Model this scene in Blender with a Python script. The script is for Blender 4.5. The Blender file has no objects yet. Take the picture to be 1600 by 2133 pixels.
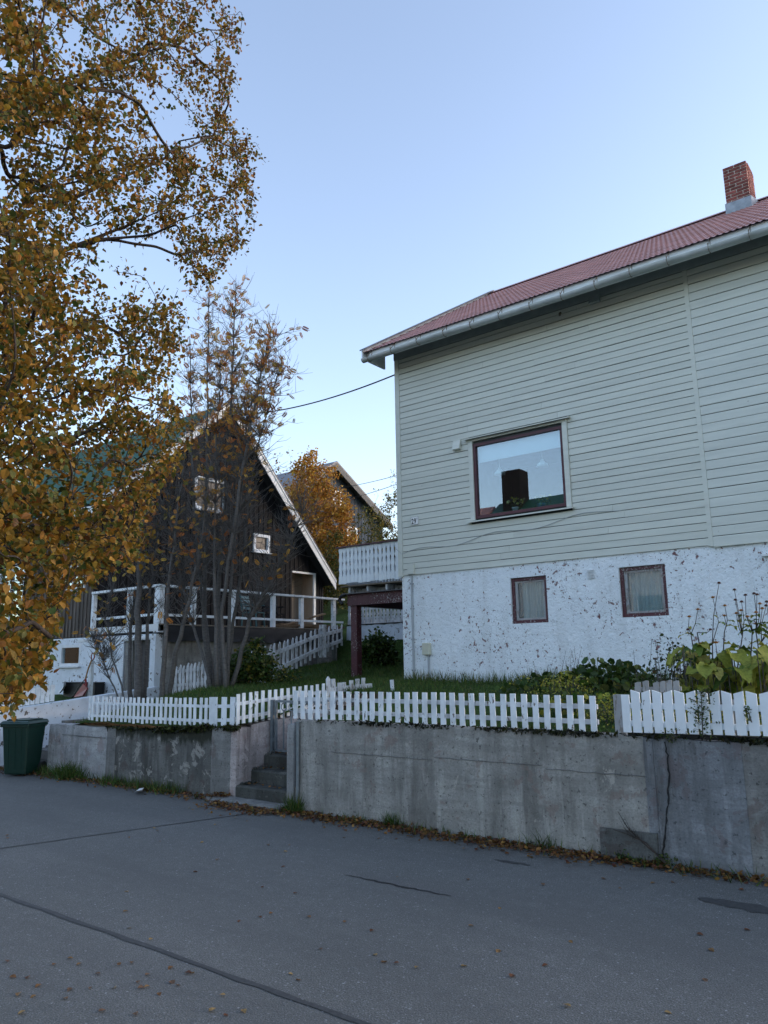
import bpy, bmesh, math, random
import numpy as np
from mathutils import Vector, Matrix, Euler

random.seed(7); RNG = np.random.default_rng(11)
SC = bpy.context.scene
COL = SC.collection

# ------------------------------------------------------------------ camera, sky, sun, exposure
HE = 1.8
PITCH, ROLL, YAW = [math.radians(a) for a in (10.968, -0.948, 37.88)]
fwd = np.array([-math.sin(YAW)*math.cos(PITCH), math.cos(YAW)*math.cos(PITCH), math.sin(PITCH)])
right = np.array([math.cos(YAW), math.sin(YAW), 0.0]); upv = np.cross(right, fwd)
R2 = math.cos(ROLL)*right + math.sin(ROLL)*upv
U2 = -math.sin(ROLL)*right + math.cos(ROLL)*upv
CAMP = np.array([0, 0, HE]); FPX = 1600.0
cd = bpy.data.cameras.new('camera'); cam = bpy.data.objects.new('camera', cd); COL.objects.link(cam)
cam.matrix_world = Matrix(((R2[0], U2[0], -fwd[0], 0), (R2[1], U2[1], -fwd[1], 0), (R2[2], U2[2], -fwd[2], HE), (0, 0, 0, 1)))
cd.sensor_fit = 'HORIZONTAL'; cd.sensor_width = 36.0; cd.lens = 36.0*FPX/1600.0
cd.clip_start = 0.05; cd.clip_end = 3000
SC.camera = cam

SUN_AZ, SUN_EL = math.radians(50), math.radians(9)      # azimuth clockwise from +y (camera looks to -38 deg)
w = bpy.data.worlds.new("World"); SC.world = w; w.use_nodes = True
nt = w.node_tree; nt.nodes.clear()
sky = nt.nodes.new('ShaderNodeTexSky'); sky.sky_type = 'NISHITA'; sky.sun_disc = False
sky.sun_elevation = SUN_EL; sky.sun_rotation = SUN_AZ
sky.air_density = 1.0; sky.dust_density = 1.3; sky.ozone_density = 2.2; sky.altitude = 50
bg = nt.nodes.new('ShaderNodeBackground'); bg.inputs['Strength'].default_value = 0.15
wo = nt.nodes.new('ShaderNodeOutputWorld')
wb = nt.nodes.new('ShaderNodeMix'); wb.data_type = 'RGBA'; wb.blend_type = 'MULTIPLY'; wb.inputs[0].default_value = 1.0
wb.inputs[7].default_value = (1.0, 0.885, 0.885, 1)          # white balance of the whole sky
hs = nt.nodes.new('ShaderNodeHueSaturation'); hs.inputs['Saturation'].default_value = .84; hs.inputs['Value'].default_value = .90      # sky colour toned paler and dimmer
nt.links.new(sky.outputs[0], wb.inputs[6]); nt.links.new(wb.outputs[2], hs.inputs['Color']); nt.links.new(hs.outputs[0], bg.inputs['Color']); nt.links.new(bg.outputs[0], wo.inputs['Surface'])
sl = bpy.data.lights.new('sun', 'SUN'); sun = bpy.data.objects.new('sun', sl); COL.objects.link(sun)
sl.energy = 0.2; sl.angle = math.radians(50); sl.color = (1.0, 0.985, 0.96)
sd = Vector((math.sin(SUN_AZ)*math.cos(SUN_EL), math.cos(SUN_AZ)*math.cos(SUN_EL), math.sin(SUN_EL)))
sun.rotation_euler = sd.to_track_quat('Z', 'Y').to_euler(); sun.location = sd*60
SC.view_settings.view_transform = 'Standard'; SC.view_settings.look = 'None'
SC.view_settings.exposure = 2.33; SC.view_settings.gamma = 1.0; SC.view_settings.use_curve_mapping = False
SC.cycles.max_bounces = 6; SC.cycles.transparent_max_bounces = 8; SC.cycles.use_denoising = True
SC.cycles.sample_clamp_indirect = 5; SC.render.filter_size = 1.15

# ------------------------------------------------------------------ photo pixel -> point on a plane of the place
def ray(x, y): return (x-800)*R2 - (y-1066.5)*U2 + FPX*fwd
def onX(x, y, X): d = ray(x, y); return CAMP + d*(X-CAMP[0])/d[0]
def onY(x, y, Y): d = ray(x, y); return CAMP + d*(Y-CAMP[1])/d[1]
def onZ(x, y, Z): d = ray(x, y); return CAMP + d*(Z-CAMP[2])/d[2]
def at(x, y, dist): d = ray(x, y); return CAMP + d*(dist/FPX)
def proj(P):
    d = np.asarray(P, float)-CAMP; z = d@fwd
    return 800+FPX*(d@R2)/z, 1066.5-FPX*(d@U2)/z, z

# ------------------------------------------------------------------ objects
def empty(name, loc, label=None, cat=None, group=None):
    o = bpy.data.objects.new(name, None); COL.objects.link(o); o.location = [float(v) for v in loc]
    o.empty_display_size = .2
    return tag(o, label, cat, group)
def tag(o, label=None, cat=None, group=None, kind=None):
    if label: o['label'] = label
    if cat: o['category'] = cat
    if group: o['group'] = group
    if kind: o['kind'] = kind
    return o
def child(o, parent):
    if parent is None: return
    o.parent = parent
    o.matrix_parent_inverse = parent.matrix_basis.inverted()   # every part keeps its own placement in the place
def link(me, name, parent=None):
    o = bpy.data.objects.new(name, me); COL.objects.link(o); child(o, parent); return o
class MB:
    def __init__(s): s.v = []; s.f = []; s.c = []
    def box(s, x0, x1, y0, y1, z0, z1):
        n = len(s.v)
        s.v += [(x0,y0,z0),(x1,y0,z0),(x1,y1,z0),(x0,y1,z0),(x0,y0,z1),(x1,y0,z1),(x1,y1,z1),(x0,y1,z1)]
        s.f += [tuple(n+i for i in q) for q in ((0,3,2,1),(4,5,6,7),(0,1,5,4),(1,2,6,5),(2,3,7,6),(3,0,4,7))]
        return s
    def hexa(s, p8):
        n = len(s.v); s.v += [tuple(map(float, p)) for p in p8]
        s.f += [tuple(n+i for i in q) for q in ((0,3,2,1),(4,5,6,7),(0,1,5,4),(1,2,6,5),(2,3,7,6),(3,0,4,7))]
        return s
    def bar(s, a, b, wd, ht, upd=(0,0,1)):
        a = Vector(a); b = Vector(b); d = (b-a).normalized(); u = Vector(upd)
        sx = d.cross(u).normalized(); u = sx.cross(d).normalized()
        P = []
        for p in (a, b):
            P.append([p+sx*i*wd/2+u*j*ht/2 for i, j in ((-1,-1),(1,-1),(1,1),(-1,1))])
        n = len(s.v); s.v += [tuple(p) for q in P for p in q]
        s.f += [tuple(n+i for i in q) for q in ((3,2,1,0),(4,5,6,7),(0,1,5,4),(1,2,6,5),(2,3,7,6),(3,0,4,7))]
        return s
    def prism(s, poly, axis, a, b):
        """poly: list of 2-tuples in the plane normal to axis (x:(y,z) y:(x,z) z:(x,y)), extruded a..b"""
        n = len(s.v); k = len(poly)
        def mk(p, t):
            return {'x': (t, p[0], p[1]), 'y': (p[0], t, p[1]), 'z': (p[0], p[1], t)}[axis]
        s.v += [mk(p, a) for p in poly] + [mk(p, b) for p in poly]
        s.f += [tuple(range(n, n+k))[::-1], tuple(range(n+k, n+2*k))]
        for i in range(k):
            j = (i+1) % k; s.f.append((n+i, n+j, n+k+j, n+k+i))
        return s
    def tube(s, pts, rad, sides=6, cap=True):
        pts = [Vector(p) for p in pts]; k = len(pts)
        if not hasattr(rad, '__len__'): rad = [rad]*k
        n0 = len(s.v); ref = None
        for i, p in enumerate(pts):
            d = (pts[min(i+1, k-1)]-pts[max(i-1, 0)])
            d = d.normalized() if d.length > 1e-9 else Vector((0, 0, 1))
            if ref is None or abs(ref.dot(d)) > .95:
                ref = Vector((1, 0, 0)) if abs(d.x) < .8 else Vector((0, 1, 0))
            u = d.cross(ref).normalized(); v = d.cross(u).normalized()
            for j in range(sides):
                t = 2*math.pi*j/sides
                s.v.append(tuple(p+u*math.cos(t)*rad[i]+v*math.sin(t)*rad[i]))
        for i in range(k-1):
            for j in range(sides):
                a = n0+i*sides+j; b = n0+i*sides+(j+1) % sides
                s.f.append((a, b, b+sides, a+sides))
        if cap:
            s.f.append(tuple(n0+j for j in range(sides))[::-1]); s.f.append(tuple(n0+(k-1)*sides+j for j in range(sides)))
        return s
    def lathe(s, prof, c=(0,0,0), sides=14):
        n0 = len(s.v); k = len(prof)
        for r, z in prof:
            for j in range(sides):
                t = 2*math.pi*j/sides; s.v.append((c[0]+r*math.cos(t), c[1]+r*math.sin(t), c[2]+z))
        for i in range(k-1):
            for j in range(sides):
                a = n0+i*sides+j; b = n0+i*sides+(j+1) % sides
                s.f.append((a, b, b+sides, a+sides))
        s.f.append(tuple(n0+j for j in range(sides))[::-1]); s.f.append(tuple(n0+(k-1)*sides+j for j in range(sides)))
        return s
    def quad(s, *p):
        n = len(s.v); s.v += [tuple(map(float, q)) for q in p]; s.f.append(tuple(range(n, n+len(p)))); return s
    def mesh(s, name, mat, smooth=False, bevel=0):
        me = bpy.data.meshes.new(name); me.from_pydata([tuple(map(float, p)) for p in s.v], [], s.f)
        if bevel:
            bm = bmesh.new(); bm.from_mesh(me)
            bmesh.ops.bevel(bm, geom=bm.edges[:], offset=bevel, segments=1, affect='EDGES', profile=.5)
            bm.to_mesh(me); bm.free()
        if mat: me.materials.append(mat)
        if smooth: me.shade_smooth()
        me.update(); return me
    def build(s, name, mat, parent=None, smooth=False, bevel=0, label=None):
        o = link(s.mesh(name, mat, smooth, bevel), name, parent)
        if label: o['label'] = label
        return o
def box(name, mat, parent, x0, x1, y0, y1, z0, z1, bevel=0.0):
    return MB().box(x0, x1, y0, y1, z0, z1).build(name, mat, parent, bevel=bevel)
UNIT = {}
def unit(mat, kind='box', bevel=.0):
    """shared mesh of 1 x 1 x 1 standing on its base centre"""
    k = (mat.name, kind)
    if k not in UNIT:
        m = MB()
        if kind == 'box': m.box(-.5, .5, -.5, .5, 0, 1)
        elif kind == 'slant_a': m.prism([(-.5,0),(.5,0),(.5,.935),(-.5,1)], 'y', -.5, .5)
        elif kind == 'slant_b': m.prism([(-.5,0),(.5,0),(.5,1),(-.5,.935)], 'y', -.5, .5)
        elif kind == 'point': m.prism([(-.5,0),(.5,0),(.5,.9),(0,1),(-.5,.9)], 'y', -.5, .5)
        elif kind == 'spike': m.prism([(-.5,0),(.5,0),(.5,.98),(.1,1),(-.5,.9)], 'y', -.5, .5)
        elif kind == 'cut':
            L, Rr = [], []
            for i in range(13):
                z = i/12; d = 0
                for c0 in (.30, .56, .80): d = max(d, .27*max(0, 1-abs(z-c0)/.10))
                L.append((-.49+d, z)); Rr.append((.49-d, z))
            # wavy-edged baluster board: a strip of quads with thickness
            n = 13
            m.v = [(x, -.5, z) for x, z in L]+[(x, -.5, z) for x, z in Rr]+[(x, .5, z) for x, z in L]+[(x, .5, z) for x, z in Rr]
            for i in range(n-1):
                m.f += [(i, n+i, n+i+1, i+1), (2*n+i, 2*n+i+1, 3*n+i+1, 3*n+i), (i, i+1, 2*n+i+1, 2*n+i), (n+i, 3*n+i, 3*n+i+1, n+i+1)]
            m.f += [(0, 2*n, 3*n, n), (n-1, 2*n-1, 4*n-1, 3*n-1)]
        UNIT[k] = m.mesh('unit_'+kind, mat)
    return UNIT[k]
def put(name, me, parent, loc, scale=(1,1,1), rot=(0,0,0)):
    o = bpy.data.objects.new(name, me); COL.objects.link(o)
    o.location = [float(v) for v in loc]; o.scale = [float(v) for v in scale]; o.rotation_euler = rot
    child(o, parent); return o

# ------------------------------------------------------------------ materials
def nmat(name):
    m = bpy.data.materials.new(name); m.use_nodes = True; t = m.node_tree; t.nodes.clear()
    out = t.nodes.new('ShaderNodeOutputMaterial'); b = t.nodes.new('ShaderNodeBsdfPrincipled')
    t.links.new(b.outputs[0], out.inputs[0]); return m, t, b, out
def N(t, typ, **kw):
    n = t.nodes.new(typ)
    for k, v in kw.items():
        if k.startswith('_'): setattr(n, k[1:], v)
        else: n.inputs[k.replace('0', ' ')].default_value = v
    return n
def pos(t, scale=(1,1,1)):
    g = t.nodes.new('ShaderNodeNewGeometry'); mp = t.nodes.new('ShaderNodeMapping'); mp.inputs['Scale'].default_value = scale
    t.links.new(g.outputs['Position'], mp.inputs['Vector']); return mp.outputs[0]
def noise(t, vec, scale, detail=4, rough=.55, dist=0.0):
    n = t.nodes.new('ShaderNodeTexNoise'); n.inputs['Scale'].default_value = scale; n.inputs['Detail'].default_value = detail
    n.inputs['Roughness'].default_value = rough; n.inputs['Distortion'].default_value = dist
    t.links.new(vec, n.inputs['Vector']); return n.outputs['Fac']
def ramp(t, fac, stops, interp='LINEAR'):
    r = t.nodes.new('ShaderNodeValToRGB'); r.color_ramp.interpolation = interp
    while len(r.color_ramp.elements) < len(stops): r.color_ramp.elements.new(.5)
    for e, (p, c) in zip(r.color_ramp.elements, stops):
        e.position = p; e.color = (c[0], c[1], c[2], 1) if hasattr(c, '__len__') else (c, c, c, 1)
    t.links.new(fac, r.inputs[0]); return r.outputs[0]
def mix(t, fac, a, b, typ='MIX'):
    n = t.nodes.new('ShaderNodeMix'); n.data_type = 'RGBA'; n.blend_type = typ
    for i, v in ((0, fac), (6, a), (7, b)):
        if hasattr(v, 'is_linked'): t.links.new(v, n.inputs[i])
        elif i == 0: n.inputs[0].default_value = v
        else: n.inputs[i].default_value = (v[0], v[1], v[2], 1)
    return n.outputs[2]
def bump(t, b, h, strength=.4, dist=.01):
    n = t.nodes.new('ShaderNodeBump'); n.inputs['Strength'].default_value = strength; n.inputs['Distance'].default_value = dist
    t.links.new(h, n.inputs['Height']); t.links.new(n.outputs[0], b.inputs['Normal'])
def plain(name, c, rough=.6, var=.15, scale=6, bmp=.15, bscale=40, metal=0, stretch=(1,1,1), objvar=0.0, spec=.4):
    m, t, b, out = nmat(name); v = pos(t, stretch)
    f = noise(t, v, scale, 5)
    lo = [x*(1-var) for x in c]; hi = [min(1, x*(1+var)) for x in c]
    col = ramp(t, f, [(.3, lo), (.7, hi)])
    if objvar:
        oi = t.nodes.new('ShaderNodeObjectInfo')
        g = ramp(t, oi.outputs['Random'], [(0, 1-objvar), (1, 1+objvar)])
        col = mix(t, 1.0, col, g, 'MULTIPLY')
    t.links.new(col, b.inputs['Base Color']); b.inputs['Roughness'].default_value = rough
    b.inputs['Metallic'].default_value = metal; b.inputs['Specular IOR Level'].default_value = spec
    if bmp: bump(t, b, noise(t, v, bscale, 4), bmp, .004)
    return m
def paint_white(name, c=(.82,.87,.90), wear=.635, under=(.16,.14,.12), scale=26, stretch=(1,1,.35), dirt=.25):
    m, t, b, out = nmat(name); v = pos(t, stretch); v1 = pos(t)
    base = ramp(t, noise(t, v1, 5, 5), [(.3, [x*(1-dirt) for x in c]), (.62, c)])
    f = noise(t, v, scale, 6, .65)
    big = noise(t, v1, 2.3, 2)
    mth = t.nodes.new('ShaderNodeMath'); mth.operation = 'MULTIPLY_ADD'; t.links.new(big, mth.inputs[0]); mth.inputs[1].default_value = .35
    t.links.new(f, mth.inputs[2])
    msk = ramp(t, mth.outputs[0], [(wear+.175, 0), (wear+.195, 1)])
    t.links.new(mix(t, msk, base, under), b.inputs['Base Color']); b.inputs['Roughness'].default_value = .55
    bump(t, b, msk, -.5, .003)
    return m
def concrete(name, c, stain=(.05,.045,.04), stain_amt=.5, lichen=(.42,.40,.36), lich=.62, top=None, topz=1.05, rough=.9):
    m, t, b, out = nmat(name); v = pos(t); vs = pos(t, (1, 1, .12)); vh = pos(t, (.35, .35, 2.5))
    col = ramp(t, noise(t, v, 1.7, 6, .65), [(.36, [x*.66 for x in c]), (.64, [min(1, x*1.22) for x in c])])
    col = mix(t, ramp(t, noise(t, v, 60, 3), [(.42, 0), (.62, .4)]), col, [x*.5 for x in c])
    col = mix(t, ramp(t, noise(t, vs, 3.3, 6, .65), [(.49, 0), (.64, stain_amt)]), col, stain)
    col = mix(t, ramp(t, noise(t, vs, 7.3, 5, .6, .3), [(.55, 0), (.66, .4)]), col, [min(1, x*1.45) for x in c])
    col = mix(t, ramp(t, noise(t, vh, 5.0, 5, .65), [(.50, 0), (.60, .42)]), col, [x*.55 for x in c])
    col = mix(t, ramp(t, noise(t, v, 3.6, 8, .72, .5), [(lich-.04, 0), (lich-.01, .75)]), col, lichen)
    col = mix(t, ramp(t, noise(t, v, 2.9, 7, .7, .3), [(.575, 0), (.60, .55)]), col, (c[0]*.62, c[1]*.48, c[2]*.46))
    col = mix(t, ramp(t, noise(t, v, 26, 4, .7), [(.615, 0), (.65, .85)]), col, [x*.28 for x in c])
    if top:   # old moss and dirt washed down from the coping, uneven
        g = t.nodes.new('ShaderNodeNewGeometry'); sx = t.nodes.new('ShaderNodeSeparateXYZ'); t.links.new(g.outputs['Position'], sx.inputs[0])
        ma = t.nodes.new('ShaderNodeMath'); ma.operation = 'MULTIPLY_ADD'; t.links.new(noise(t, vs, 6, 5, .7), ma.inputs[0]); ma.inputs[1].default_value = .45
        t.links.new(sx.outputs[2], ma.inputs[2])
        col = mix(t, ramp(t, ma.outputs[0], [(topz-.02+.2, 0), (topz+.06+.2, .9)]), col, top)
    t.links.new(col, b.inputs['Base Color']); b.inputs['Roughness'].default_value = rough; b.inputs['Specular IOR Level'].default_value = .25
    bump(t, b, noise(t, v, 30, 8, .7), .6, .012); return m
def leafmat(name, rough=.55, trans=.35):
    m, t, b, out = nmat(name); a = t.nodes.new('ShaderNodeAttribute'); a.attribute_name = 'col'
    lc_ = mix(t, 1.0, a.outputs['Color'], ramp(t, noise(t, pos(t), 38, 5, .7), [(.36, .62), (.62, 1.25)]), 'MULTIPLY')
    t.links.new(lc_, b.inputs['Base Color']); b.inputs['Roughness'].default_value = rough; b.inputs['Specular IOR Level'].default_value = .3
    bump(t, b, noise(t, pos(t), 70, 3), .5, .004)
    tr = t.nodes.new('ShaderNodeBsdfTranslucent'); t.links.new(a.outputs['Color'], tr.inputs['Color'])
    mx = t.nodes.new('ShaderNodeMixShader'); mx.inputs[0].default_value = trans
    t.links.new(b.outputs[0], mx.inputs[1]); t.links.new(tr.outputs[0], mx.inputs[2]); t.links.new(mx.outputs[0], out.inputs[0]); return m
def glassmat(name, refl=.42, tint=(.8,.9,.92), fz=.45):
    m = bpy.data.materials.new(name); m.use_nodes = True; t = m.node_tree; t.nodes.clear()
    out = t.nodes.new('ShaderNodeOutputMaterial'); g = t.nodes.new('ShaderNodeBsdfGlossy'); g.inputs['Roughness'].default_value = .0
    g.inputs['Color'].default_value = (.95, .97, 1, 1)
    tr = t.nodes.new('ShaderNodeBsdfTransparent'); tr.inputs['Color'].default_value = (*tint, 1)
    fr = t.nodes.new('ShaderNodeLayerWeight'); fr.inputs['Blend'].default_value = .25
    ma = t.nodes.new('ShaderNodeMath'); ma.operation = 'MULTIPLY_ADD'; t.links.new(fr.outputs['Fresnel'], ma.inputs[0]); ma.inputs[1].default_value = fz; ma.inputs[2].default_value = refl; ma.use_clamp = True
    mx = t.nodes.new('ShaderNodeMixShader'); t.links.new(ma.outputs[0], mx.inputs[0])
    t.links.new(tr.outputs[0], mx.inputs[1]); t.links.new(g.outputs[0], mx.inputs[2]); t.links.new(mx.outputs[0], out.inputs[0]); return m

def m_plaster():
    m, t, b, out = nmat('peeling_white_plaster'); v = pos(t)
    base = ramp(t, noise(t, v, 1.3, 5), [(.3, (.78,.83,.86)), (.65, (.84,.89,.92))])
    big = noise(t, v, .9, 3)
    def flake(scale, th, k, det, dist):
        f = noise(t, v, scale, det, .6, dist); ma = t.nodes.new('ShaderNodeMath'); ma.operation = 'MULTIPLY_ADD'; t.links.new(big, ma.inputs[0]); ma.inputs[1].default_value = k; t.links.new(f, ma.inputs[2])
        return ramp(t, ma.outputs[0], [(th, 0), (th+.006, 1)]), ramp(t, ma.outputs[0], [(th-.05, 0), (th, .4)])
    msk, rim = flake(9.5, .764, .26, 5, .3); msk2, r2 = flake(21, .79, .24, 3, .1); msk3, r3 = flake(40, .785, .20, 2, 0)
    vc = t.nodes.new('ShaderNodeTexVoronoi'); vc.feature = 'DISTANCE_TO_EDGE'; vc.inputs['Scale'].default_value = 2.3
    wv = t.nodes.new('ShaderNodeVectorMath'); wv.operation = 'ADD'; nz_ = t.nodes.new('ShaderNodeTexNoise'); nz_.inputs['Scale'].default_value = 6; t.links.new(v, nz_.inputs['Vector'])
    sc_ = t.nodes.new('ShaderNodeVectorMath'); sc_.operation = 'SCALE'; sc_.inputs['Scale'].default_value = .35; t.links.new(nz_.outputs['Color'], sc_.inputs[0])
    t.links.new(v, wv.inputs[0]); t.links.new(sc_.outputs[0], wv.inputs[1]); t.links.new(wv.outputs[0], vc.inputs['Vector'])
    crk = mix(t, 1.0, ramp(t, vc.outputs['Distance'], [(.0, .55), (.010, 0)]), ramp(t, noise(t, v, 1.6, 3), [(.48, 0), (.58, 1)]), 'MULTIPLY')
    col = mix(t, rim, base, (.62,.66,.70)); col = mix(t, crk, col, (.25,.25,.26))
    col = mix(t, ramp(t, noise(t, pos(t, (1, 1, .15)), 4, 4), [(.5, 0), (.66, .22)]), col, (.45,.46,.45))
    col = mix(t, msk2, col, (.13,.085,.085)); col = mix(t, msk3, col, (.09,.08,.085))
    col = mix(t, msk, col, ramp(t, noise(t, v, 12, 2), [(.4, (.20,.10,.105)), (.6, (.30,.22,.21))]))
    t.links.new(col, b.inputs['Base Color']); b.inputs['Roughness'].default_value = .8; b.inputs['Specular IOR Level'].default_value = .2
    h = mix(t, msk, noise(t, v, 14, 6, .65), (0, 0, 0)); bump(t, b, h, 1.0, .03); return m
def m_road():
    m, t, b, out = nmat('asphalt'); v = pos(t)
    col = ramp(t, noise(t, v, .55, 4), [(.3, (.128,.130,.122)), (.7, (.172,.172,.162))])
    col = mix(t, ramp(t, noise(t, v, 9, 5, .7), [(.40, 0), (.62, .35)]), col, (.086,.087,.083))
    col = mix(t, ramp(t, noise(t, v, 110, 3, .6), [(.42, 0), (.60, .8)]), col, (.050,.052,.050))
    for sc_, th, cc in ((48, .80, (.30,.31,.32)), (85, .70, (.24,.25,.255)), (140, .62, (.20,.205,.21))):
        vo = t.nodes.new('ShaderNodeTexVoronoi'); vo.inputs['Scale'].default_value = sc_; t.links.new(v, vo.inputs['Vector'])
        mk = mix(t, 1.0, ramp(t, vo.outputs['Color'], [(th, 0), (th+.12, 1)]), ramp(t, vo.outputs['Distance'], [(.22, 1), (.42, 0)]), 'MULTIPLY')
        col = mix(t, mk, col, cc)
    col = mix(t, ramp(t, noise(t, pos(t, (.25, 1.6, 1)), .8, 5, .65), [(.44, 0), (.62, .4)]), col, (.080,.081,.079))
    t.links.new(col, b.inputs['Base Color']); b.inputs['Roughness'].default_value = .8; b.inputs['Specular IOR Level'].default_value = .35
    vb = t.nodes.new('ShaderNodeTexVoronoi'); vb.inputs['Scale'].default_value = 95; t.links.new(v, vb.inputs['Vector'])
    bump(t, b, vb.outputs['Distance'], .55, .006); return m
def m_ground(name, c1, c2, c3):
    m, t, b, out = nmat(name); v = pos(t)
    col = ramp(t, noise(t, v, .9, 6, .65), [(.3, c1), (.55, c2), (.75, c3)])
    col = mix(t, ramp(t, noise(t, v, 18, 4), [(.45, 0), (.7, .7)]), col, [x*.45 for x in c1])
    t.links.new(col, b.inputs['Base Color']); b.inputs['Roughness'].default_value = .95; b.inputs['Specular IOR Level'].default_value = .1
    bump(t, b, noise(t, v, 25, 6, .7), .8, .04); return m
def m_siding(name, c):
    m, t, b, out = nmat(name); v = pos(t, (.25, 1, 3)); v1 = pos(t)
    col = ramp(t, noise(t, v, 5, 5, .6), [(.3, [x*.93 for x in c]), (.7, [x*1.05 for x in c])])
    oi = t.nodes.new('ShaderNodeObjectInfo')
    col = mix(t, 1.0, col, ramp(t, oi.outputs['Random'], [(0, .95), (1, 1.04)]), 'MULTIPLY')
    dk = ramp(t, noise(t, v1, 17, 3, .7), [(.735, 0), (.75, .7)]); col = mix(t, dk, col, (.14,.13,.11))
    t.links.new(col, b.inputs['Base Color']); b.inputs['Roughness'].default_value = .5; b.inputs['Specular IOR Level'].default_value = .35
    bump(t, b, noise(t, pos(t, (.08, 1, 3)), 30, 4), .12, .004); return m
def m_stained(name, c1, c2):
    m, t, b, out = nmat(name); v = pos(t, (3, 3, .3))
    col = ramp(t, noise(t, v, 5, 6, .65), [(.3, c1), (.7, c2)])
    oi = t.nodes.new('ShaderNodeObjectInfo')
    col = mix(t, 1.0, col, ramp(t, oi.outputs['Random'], [(0, .75), (1, 1.2)]), 'MULTIPLY')
    t.links.new(col, b.inputs['Base Color']); b.inputs['Roughness'].default_value = .75; b.inputs['Specular IOR Level'].default_value = .2
    bump(t, b, noise(t, v, 20, 5), .3, .006); return m

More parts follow.
